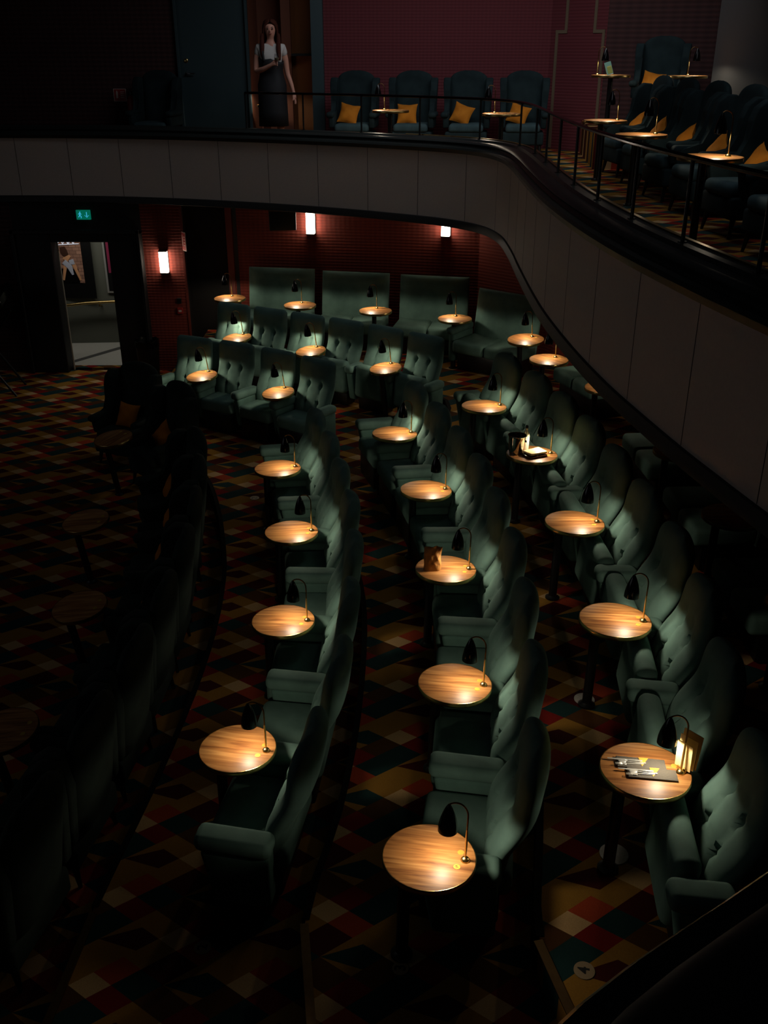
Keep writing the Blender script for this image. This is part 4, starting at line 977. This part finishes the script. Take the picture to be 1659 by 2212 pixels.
# folding stand at the left edge
st = empty('folding_stand', (-6.25, 15.0, 0)); meta(st, 'black folding stand holding a tilted dark case at the left edge of the stalls floor', 'stand')
for a, b in (((-.55, 0, 1.25), (.35, -.1, 0.0)), ((.2, .1, 1.25), (-.75, 0, 0.0)), ((-.5, .45, 1.25), (.3, .5, 0.0)), ((.25, .5, 1.25), (-.7, .5, 0.0))):
    bm = bmesh.new(); tube(bm, [a, b], 0.02, 8); obj('leg', bm, BLACK, st)
bm = bmesh.new(); tube(bm, [(-.7, 0, .38), (.12, -.06, .38)], 0.015, 8); obj('crossbar', bm, BLACK, st)
bm = bmesh.new(); rbox(bm, (0, 0, 0), (1.1, 0.7, 0.16), 0.03, 3); o = obj('case', bm, GLOSS, st); o.location = (-.2, .22, 1.42); o.rotation_euler = (R(10), R(-16), 0)

# ---------------------------------------------------------------- the standing woman
SKIN = simple('skin', (208, 150, 128), 0.55); HAIR = simple('auburn_hair', (70, 34, 24), 0.75, spec=0.15, bump=0.5, bscale=90)
SHIRT = simple('white_cotton', (200, 196, 190), 0.8); DRESS = simple('black_dress_cloth', (18, 20, 24), 0.7)
PX, PY, PZ = -1.74, 16.52, ZBF
PS = 1.17     # figure scale
pr_ = empty('person', (PX, PY, PZ), R(4)); pr_.scale = (PS, PS, PS)
meta(pr_, 'woman with long auburn hair in white tee and black dress holding a wine glass', 'person')
def skin_mesh(name, verts, edges, radii, mat, parent, sub=2, root=0):
    me = bpy.data.meshes.new(name); me.from_pydata([Vector(v) for v in verts], edges, []); o = bpy.data.objects.new(name, me); COL.objects.link(o)
    sk = o.modifiers.new('skin', 'SKIN'); sk.use_smooth_shade = True
    for i, r in enumerate(radii):
        me.skin_vertices[0].data[i].radius = r if isinstance(r, tuple) else (r, r)
    me.skin_vertices[0].data[root].use_root = True
    o.modifiers.new('sub', 'SUBSURF').levels = sub; o.modifiers['sub'].render_levels = sub
    bpy.context.view_layer.update()
    dg = bpy.context.evaluated_depsgraph_get(); m2 = bpy.data.meshes.new_from_object(o.evaluated_get(dg)); bpy.data.objects.remove(o)
    m2.materials.clear(); m2.materials.append(mat)
    for p in m2.polygons: p.use_smooth = True
    q = bpy.data.objects.new(name, m2); COL.objects.link(q); q.parent = parent; return q
# x right in the picture, -y toward the camera; height 1.68
V = []; E = []; RR = []
def av(p, r, par=None):
    V.append(p); RR.append(r); i = len(V)-1
    if par is not None: E.append((par, i))
    return i
pel = av((0, 0, .93), (.155, .11)); wst = av((0, 0, 1.08), (.125, .09), pel); chs = av((0, 0, 1.24), (.145, .10), wst); ush = av((0, .01, 1.36), (.12, .075), chs)
nk = av((0, .0, 1.44), .048, ush); nk2 = av((.003, -.01, 1.49), .045, nk)
jaw = av((.006, -.028, 1.525), (.060, .064), nk2); hd = av((.006, -.012, 1.595), (.084, .098), jaw); crn = av((.006, 0, 1.655), (.070, .082), hd)
# right arm of hers = picture left, folded across the waist
s1 = av((-.155, .01, 1.365), .052, ush); e1a = av((-.19, .01, 1.24), .043, s1); e1 = av((-.205, -.01, 1.09), .038, e1a); f1 = av((-.10, -.13, 1.12), .034, e1); w1 = av((.0, -.20, 1.17), .024, f1); h1 = av((.045, -.215, 1.195), (.030, .022), w1)
s2 = av((.155, .01, 1.365), .052, ush); e2a = av((.19, .02, 1.22), .042, s2); e2 = av((.205, .03, 1.07), .036, e2a); f2 = av((.25, .0, .95), .031, e2); w2 = av((.28, -.02, .84), .022, f2); h2 = av((.29, -.025, .785), (.020, .034), w2)
for k in range(4):
    b = av((.068, -.222, 1.222-.017*k), .0085, h1); c = av((.088, -.236, 1.220-.017*k), .008, b); av((.080, -.252, 1.217-.017*k), .0075, c)
b = av((.05, -.235, 1.225), .010, h1); av((.072, -.250, 1.245), .0085, b)
for k in range(4):
    b = av((.293+.004*k, -.052+.018*k, .745), .0082, h2); c = av((.296+.004*k, -.054+.018*k, .715), .0078, b); av((.292+.004*k, -.056+.018*k, .692-.004*(k == 3)), .007, c)
b = av((.275, -.05, .765), .0095, h2); av((.270, -.066, .735), .008, b)
for sx in (-1, 1):
    hp = av((sx*.085, 0, .86), .088, pel); kn = av((sx*.09, -.01, .48), .055, hp); cf = av((sx*.09, .01, .32), .052, kn); an = av((sx*.09, .02, .09), .032, cf); tt = av((sx*.10, -.09, .035), (.036, .026), an); av((sx*.105, -.15, .028), (.03, .02), tt)
body = skin_mesh('body', V, E, RR, SKIN, pr_)
# face
def blob(name, c, s, mat, parent, seg=14):
    bm = bmesh.new(); g = bmesh.ops.create_uvsphere(bm, u_segments=seg, v_segments=seg-4, radius=1.0)
    for v in g['verts']: v.co = Vector((v.co.x*s[0]+c[0], v.co.y*s[1]+c[1], v.co.z*s[2]+c[2]))
    return obj(name, bm, mat, parent)
blob('nose', (.006, -.112, 1.572), (.011, .020, .022), SKIN, pr_)
for sx in (-1, 1):
    blob('eye', (.006+sx*.031, -.099, 1.595), (.013, .008, .006), simple('eye_dark', (40, 28, 24), .3), pr_)
    blob('eyebrow', (.006+sx*.032, -.100, 1.616), (.016, .006, .003), HAIR, pr_)
    blob('ear', (.006+sx*.083, .0, 1.578), (.010, .018, .026), SKIN, pr_)
blob('mouth', (.006, -.098, 1.536), (.023, .008, .007), simple('lip', (140, 70, 64), .4), pr_)
# hair: a cap with long side locks
bm = bmesh.new(); n_ = 28; rings = []
prof = [(1.712, .02), (1.704, .055), (1.680, .084), (1.640, .098), (1.57, .103), (1.50, .107), (1.42, .118), (1.34, .128), (1.26, .125), (1.20, .105)]
for z, r in prof:
    ring = []
    for k in range(n_):
        t = k/(n_-1); a = PI*(-0.5+0.20) + t*(2*PI-2*PI*0.20)   # gap for the face toward -y
        gap = 0.33 if z < 1.63 else (0.24 if z < 1.66 else 0.02)
        a = -PI/2 + 2*PI*(gap*0.5*(1.0) + t*(1-gap))
        rr = r*(1+0.03*math.sin(9*a+z*40))
        ring.append(bm.verts.new((.006+math.cos(a)*rr*0.98, .0+math.sin(a)*rr*(1.02 if z > 1.5 else 0.80), z)))
    rings.append(ring)
for i in range(len(rings)-1):
    for k in range(n_-1): bm.faces.new((rings[i][k], rings[i][k+1], rings[i+1][k+1], rings[i+1][k]))
hr_ = obj('hair', bm, HAIR, pr_); md = hr_.modifiers.new('thick', 'SOLIDIFY'); md.thickness = 0.016; md.offset = -0.6
skin_mesh('hair_lock', [(-.100, -.03, 1.55), (-.105, -.06, 1.46), (-.105, -.085, 1.38), (-.11, -.10, 1.30), (-.10, -.105, 1.24)], [(0, 1), (1, 2), (2, 3), (3, 4)], [.022, .030, .034, .028, .012], HAIR, pr_, 1)
skin_mesh('hair_lock', [(.108, -.03, 1.55), (.112, -.06, 1.46), (.105, -.085, 1.38), (.11, -.10, 1.30), (.12, -.105, 1.22)], [(0, 1), (1, 2), (2, 3), (3, 4)], [.022, .030, .034, .030, .012], HAIR, pr_, 1)
skin_mesh('t_shirt', [(0, 0, 1.14), (0, 0, 1.24), (0, .005, 1.35), (0, .0, 1.425), (-.155, .01, 1.37), (-.188, .01, 1.255), (.155, .01, 1.37), (.188, .015, 1.255)],
          [(0, 1), (1, 2), (2, 3), (2, 4), (4, 5), (2, 6), (6, 7)], [(.140, .10), (.160, .115), (.135, .088), .056, .062, .060, .062, .060], SHIRT, pr_)
bm = bmesh.new(); rings = []
for z, rx, ry, dip in ((.42, .20, .17, 0), (.60, .195, .165, 0), (.80, .19, .155, 0), (.93, .19, .145, 0), (1.02, .165, .125, 0), (1.10, .15, .118, 0), (1.17, .160, .130, .0), (1.24, .170, .136, .05)):
    rings.append([bm.verts.new((math.cos(2*PI*k/36)*rx, math.sin(2*PI*k/36)*ry, z - dip*(1 if math.sin(2*PI*k/36) < 0 else .3)*(math.cos(2*PI*k/36)*0.5-0.1 + 0.5*abs(math.sin(4*PI*k/36))))) for k in range(36)])
for i in range(len(rings)-1):
    for k in range(36): bm.faces.new((rings[i][k], rings[i][(k+1) % 36], rings[i+1][(k+1) % 36], rings[i+1][k]))
ds = obj('dress', bm, DRESS, pr_); md = ds.modifiers.new('thick', 'SOLIDIFY'); md.thickness = 0.008
bm = bmesh.new(); tube(bm, [(-.09, -.125, 1.22), (-.10, -.115, 1.32), (-.11, -.06, 1.42), (-.10, .07, 1.40), (-.08, .12, 1.24)], .014, 8); obj('strap', bm, DRESS, ds)
# wine glass held in her hand
GLS, N, L, B = new_mat('clear_glass'); B.inputs['Transmission Weight'].default_value = 1.0; B.inputs['Roughness'].default_value = 0.02; B.inputs['IOR'].default_value = 1.45
wg = empty('wine_glass'); meta(wg, 'clear stemmed wine glass held in the hand of the standing woman', 'glass')
bm = bmesh.new(); lathe(bm, [(0.032, 0), (0.030, 0.003), (0.004, 0.008), (0.004, 0.085), (0.020, 0.10), (0.038, 0.13), (0.040, 0.16), (0.033, 0.20), (0.031, 0.20), (0.038, 0.16), (0.035, 0.13), (0.018, 0.104)], n=28); obj('glass_body', bm, GLS, wg)
bm = bmesh.new(); lathe(bm, [(0.017, 0.105), (0.033, 0.13), (0.035, 0.145)], n=28); obj('white_wine', bm, simple('wine', (190, 180, 150), .1), wg)
wg.location = Vector((PX, PY, PZ)) + Matrix.Rotation(R(4), 3, 'Z') @ (Vector((.083, -.243, 1.135))*PS)
